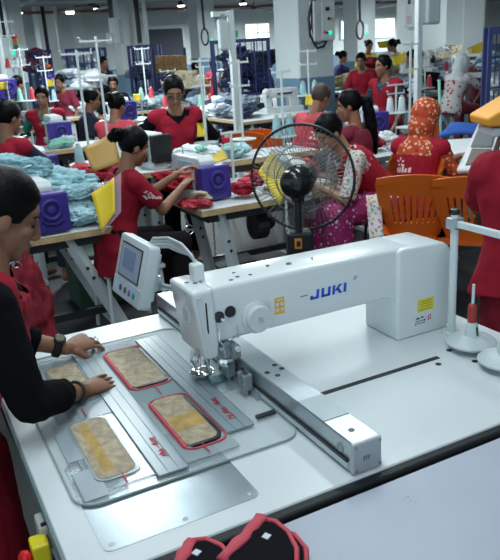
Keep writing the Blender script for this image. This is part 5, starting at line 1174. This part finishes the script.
# tall posts with hanging panels
def post(label, px, py, d_, ztop, w_, side, pw, ph, pdrop, m):
    g = dp(px, py, d_); t = thing('lamp_post', label, 'post', (g.x, g.y, 0))
    bm = B(); box(bm, (0, 0, ztop/2), (w_, w_, ztop), bev=.004, seg=1); obj('post', bm, WPOLE, t)
    bm = B(); box(bm, (side*.13, 0, ztop-w_/2), (.26, w_*.8, w_*.8)); obj('arm', bm, WPOLE, t)
    bm = B(); box(bm, (side*(.06+pw/2), -.01, ztop-pdrop-ph/2), (pw, .10, ph), bev=.03, seg=3); pn = obj('panel', bm, m, t)
    bm = B(); box(bm, (side*(.06+pw/2), -.01, ztop-pdrop/2-.03), (.06, .05, pdrop*.8)); obj('hanger', bm, ALU2, t)
FROSTP = mat('milky plastic panel', (.55, .62, .64), .35, alpha=.85)
post('tall white post with milky hanging panel left of the near pillar', 235, 90, 9.2, 2.22, .075, -1, .13, .38, .10, FROSTP)
post('tall square white post with milky panel between the walking worker and headscarf', 418, 60, 7.2, 2.35, .062, 1, .19, .31, .18, FROSTP)
g = dp(443, 100, 6.0); bm = B(); tube(bm, [(g.x, g.y, .7), (g.x-.02, g.y, 1.0), (g.x-.05, g.y, 1.38)], .012, 8); tag(obj('air_hose', bm, MINT, None, True), 'pale green hose rising right of the tall square post', 'hose')
# blue wire cages
def cage(label, px0, px1, py0, d_, z0, depth=.6, rows=3, cols=4, wires=10, bar=.06):
    a, b = dp(px0, py0, d_), dp(px1, py0, d_); W_ = (b-a).length; ang = math.atan2(b.y-a.y, b.x-a.x); h_ = (a.z+b.z)/2
    t = thing('cage_trolley', label, 'trolley', ((a.x+b.x)/2, (a.y+b.y)/2, 0), ang, 'blue cage trolleys')
    for yy, nm in ((0, 'front_frame'), (depth, 'rear_frame')):
        bm = B()
        for x in (-W_/2, W_/2): box(bm, (x, yy, h_/2), (bar, bar, h_))
        box(bm, (0, yy, h_-.03), (W_, .05, .06)); box(bm, (0, yy, z0), (W_, .05, .05)); box(bm, (0, yy, .2), (W_, .05, .05))
        for k in range(1, cols): box(bm, (-W_/2+W_*k/cols, yy, (h_+.2)/2), (.03, .03, h_-.2))
        obj(nm, bm, BLUEF, t)
        bm = B()
        for k in range(1, wires): cyl(bm, (-W_/2+W_*k/wires, yy, .2), (-W_/2+W_*k/wires, yy, h_), .007, n=5)
        for k in range(1, 6): cyl(bm, (-W_/2, yy, .2+(h_-.2)*k/6), (W_/2, yy, .2+(h_-.2)*k/6), .007, n=5)
        obj('wire_mesh', bm, BLUEF, t)
    bm = B(); box(bm, (0, depth/2, .18), (W_, depth, .04)); obj('floor_panel', bm, BLUEF, t)
    return t, h_, W_, ang
c1_, h1, w1, a1 = cage('blue wire cage trolley below the left tube lamp', 66, 99, 48, 14, 1.0)
c2_, h2, w2, a2 = cage('blue wire cage trolley right of the second pillar', 128, 156, 45, 15, 1.0)
c3_, h3, w3, a3 = cage('large blue cage trolley filled with navy garments', 211, 268, 39, 13.5, .9)
c4_, h4, w4, a4 = cage('blue frame trolley at the right edge above the amber machine', 491, 560, 25, 6.2, .8, depth=.14, bar=.035, cols=2, wires=6)
cage('blue cage trolley with red and orange goods at the far left', 26, 42, 50, 15, 1.0, cols=3)
def fill(px, py, d_, n, m, label, group, rx, rz_, size):
    for k in range(n):
        g = dp(px+rnd.uniform(-rx, rx), py+rnd.uniform(-rz_, rz_), d_+rnd.uniform(0, .4)); garment((g.x, g.y, g.z-size*.25), size*rnd.uniform(.8, 1.2), m[k % len(m)], label, group, 1.1)
fill(250, 66, 14.0, 26, [DENIM, BLUEF, DENIM, NAVYC], 'navy denim garment hanging in the large blue trolley', 'navy garments in the large blue trolley', 16, 18, .55)
fill(232, 62, 14.2, 6, [GREYDEN, WHITEC], 'pale garment at the left side of the large blue trolley', 'pale garments in the large blue trolley', 6, 12, .4)
fill(140, 68, 15.3, 8, [DENIM, GREYDEN, PURPLE], 'blue garment in the trolley right of the second pillar', 'blue garments in the second trolley', 9, 8, .42)
fill(82, 62, 14.3, 9, [GREYDEN, WHITEC, PALE2], 'pale garment in the left blue cage', 'pale garments in the left cage', 12, 10, .38)
fill(33, 62, 15.2, 8, [RED, ORANGE, WHITEC, PINKRED], 'red or orange bundle in the far left trolley', 'bundles in the far left trolley', 6, 9, .36)
fill(495, 75, 6.5, 8, [PALE2, WHITEC, GREYDEN], 'plastic wrapped pale bundle in the right blue trolley', 'wrapped bundles in the right trolley', 6, 16, .28)
fill(440, 55, 14., 10, [CREAM, WHITEC, GREYDEN, TAN], 'striped pale garment on the far bench', 'garments on the far bench', 16, 8, .45)
fill(385, 58, 13., 10, [RED, YELLOW, WHITEC, PURPLE, PALE2], 'bright garment among the far machines', 'bright garments among the far machines', 16, 6, .36)
fill(178, 78, 13., 9, [CREAM, WHITEC, ORYEL, GREYDEN], 'pale garment behind the woman with glasses', 'pale garments behind the glasses woman', 14, 6, .4)
fill(75, 78, 12., 12, [GREYDEN, WHITEC, PURPLE, WHITEC], 'pale garment among the far left machines', 'pale garments among the far left machines', 25, 6, .4)
for k in range(10):
    g = dp(158+(k % 5)*5.5, 60+(k//5)*9, 14.6); bm = B(); box(bm, (0, 0, 0), (.13, .3, .17), rz=.2, bev=.006); o = obj('carton', bm, CARTON); o.location = g; tag(o, 'brown cardboard carton stacked above the glasses woman', 'carton', 'brown cartons on the far rack')
t = thing('carton_rack', 'blue rack holding the brown cartons', 'rack', dp(169, 56, 14.6)); t.location.z = 0; zz = dp(169, 73.5, 14.6).z
bm = B(); box(bm, (0, .0, zz-.06), (.72, .4, .04)); box(bm, (-.36, 0, (zz+.5)/2), (.05, .05, zz+.5)); box(bm, (.36, 0, (zz+.5)/2), (.05, .05, zz+.5)); obj('frame', bm, BLUEF, t)
bm = B(); box(bm, (0, 0, zz*.4), (.72, .4, .03)); obj('shelf', bm, BLUEF, t)
# pendant lamps and tube lamps
for px, py, d_, k, lab in ((18, 12.5, 26, 1., 'round pendant lamp glowing at the upper left corner'), (97, 8.5, 28, .9, 'round pendant lamp right of the tube lamp'), (181, 5.5, 27, .9, 'left one of the paired pendant lamps above the centre'), (243, 3.5, 28, .9, 'pendant lamp near the top left of the near pillar'), (231, 9.5, 34, .4, 'small bright lamp beside the pendant'), (368, 3, 26, .9, 'pendant lamp above the far pillar on the right')):
    g = dp(px, py, d_); t = thing('pendant_lamp', lab, 'lamp', g, 0, 'pendant lamps under the ceiling')
    bm = B(); lathe(bm, [(.17*k, .0), (.175*k, .02), (.11*k, .10), (.05*k, .15), (.05*k, .24)], (0, 0, 0), 20); obj('lamp_shade', bm, DARKST, t, True)
    bm = B(); lathe(bm, [(.155*k, -.045*k), (.16*k, -.0)], (0, 0, 0), 20); obj('diffuser', bm, LAMP, t)
    bm = B(); cyl(bm, (0, 0, .2), (0, 0, 3.9-g.z), .012, n=6); obj('cord', bm, BLACK, t)
for px, py, d_, rz in ((70, 12.8, 27, -.2), (187, 8.2, 30, .1)):
    g = dp(px, py, d_); t = thing('tube_lamp', 'short glowing tube lamp ' + ('between the two left pendants' if px < 100 else 'beside the paired pendant lamps'), 'lamp', g, rz, 'tube lamps under the ceiling')
    bm = B(); box(bm, (0, 0, 0), (.30, .12, .09), bev=.01); obj('diffuser', bm, LAMP, t)
    bm = B(); box(bm, (0, 0, .08), (.32, .14, .06)); cyl(bm, (0, 0, .1), (0, 0, 3.9-g.z), .012, n=6); obj('housing', bm, WPOLE, t)
for px, py, d_, lab in ((92, 5, 24, 'dark ceiling fan at the upper left'), (254, 8, 30, 'dark ceiling fitting left of the near pillar')):
    g = dp(px, py, d_); t = thing('ceiling_fan', lab, 'ceiling fan', g)
    bm = B(); lathe(bm, [(.05, -.05), (.13, -.03), (.13, .04), (.04, .07)], (0, 0, 0), 16); cyl(bm, (0, 0, 0), (0, 0, max(.1, 3.9-g.z)), .02); obj('motor', bm, DARKST, t)
    for k in range(3):
        bm = B(); box(bm, (.36, 0, 0), (.56, .13, .012), rot=Matrix.Rotation(.18, 3, 'X')); bmesh.ops.rotate(bm, verts=bm.verts, matrix=Matrix.Rotation(k*2.094+.4, 3, 'Z')); obj('blade', bm, DARKST, t)

# amber press and white board at the right
t = thing('heat_press', 'amber topped press machine at the right edge beside the headscarf woman', 'press', dp(513, 114, 4.1), -.45)
bm = B(); prism(bm, [(-.20, -.05), (.35, -.05), (.35, .16), (.05, .14), (-.21, .0)], -.16, .16, Matrix(((1, 0, 0, 0), (0, 0, 1, 0), (0, 1, 0, 0), (0, 0, 0, 1)))); bevelled(bm, .012, 2, 40); obj('hood', bm, ORYEL, t)
bm = B(); box(bm, (.06, 0, -.085), (.44, .28, .05), bev=.01); obj('lower_plate', bm, PLASTIC, t)
bm = B(); tube(bm, [(-.10, -.1, -.1), (-.13, -.1, -.19), (-.05, -.1, -.26)], .018, 8); obj('hinge_arm', bm, mat('brown bracket', (.12, .07, .05), .5), t)
bm = B(); box(bm, (.16, .02, -.5), (.2, .2, .8)); obj('pedestal', bm, PLASTIC, t)
a = [dp(458, 174, 4.35), dp(512, 172, 4.05), dp(508, 120, 4.9), dp(481, 124, 5.05)]
o = sheet('work_board', a, mat('white board', (.62, .67, .68), .4), 'white slanted work board in front of the headscarf woman', 'board', thick=.03, bend=0)
nrm = (a[1]-a[0]).cross(a[3]-a[0]).normalized(); nrm = nrm if nrm.z > 0 else -nrm
mid = lambda u, v: (a[0]*(1-u)*(1-v)+a[1]*u*(1-v)+a[2]*u*v+a[3]*(1-u)*v) + nrm*.034
sheet('grey_fabric_piece', [mid(.10, .40), mid(.62, .36), mid(.70, .78), mid(.10, .80)], mat('mid grey cloth', (.14, .16, .17), .8), 'grey cloth piece flattened on the white slanted board', 'cloth', thick=.004, bend=0)
sheet('brown_fabric_piece', [mid(.15, .06), mid(.58, .06), mid(.62, .32), mid(.15, .36)], mat('brown grey cloth', (.16, .12, .11), .8), 'brown grey cloth piece under the hands of the headscarf woman', 'cloth', thick=.004, bend=0)
g = dp(470, 122, 5.6)
sheet('blue_cloth', [dp(438, 138, 5.8), dp(478, 136, 5.8), dp(488, 126, 6.3), dp(452, 124, 6.3)], mat('cobalt cloth', (.02, .10, .42), .8), 'bright blue cloth on the table beyond the orange headscarf', 'cloth', thick=.02, bend=.02)
sheet('white_panel', [dp(450, 160, 5.3), dp(478, 156, 5.2), dp(476, 140, 5.7), dp(448, 142, 5.7)], WHITEC, 'white folded cloth between the headscarf and the amber press', 'cloth', thick=.02, bend=.01)
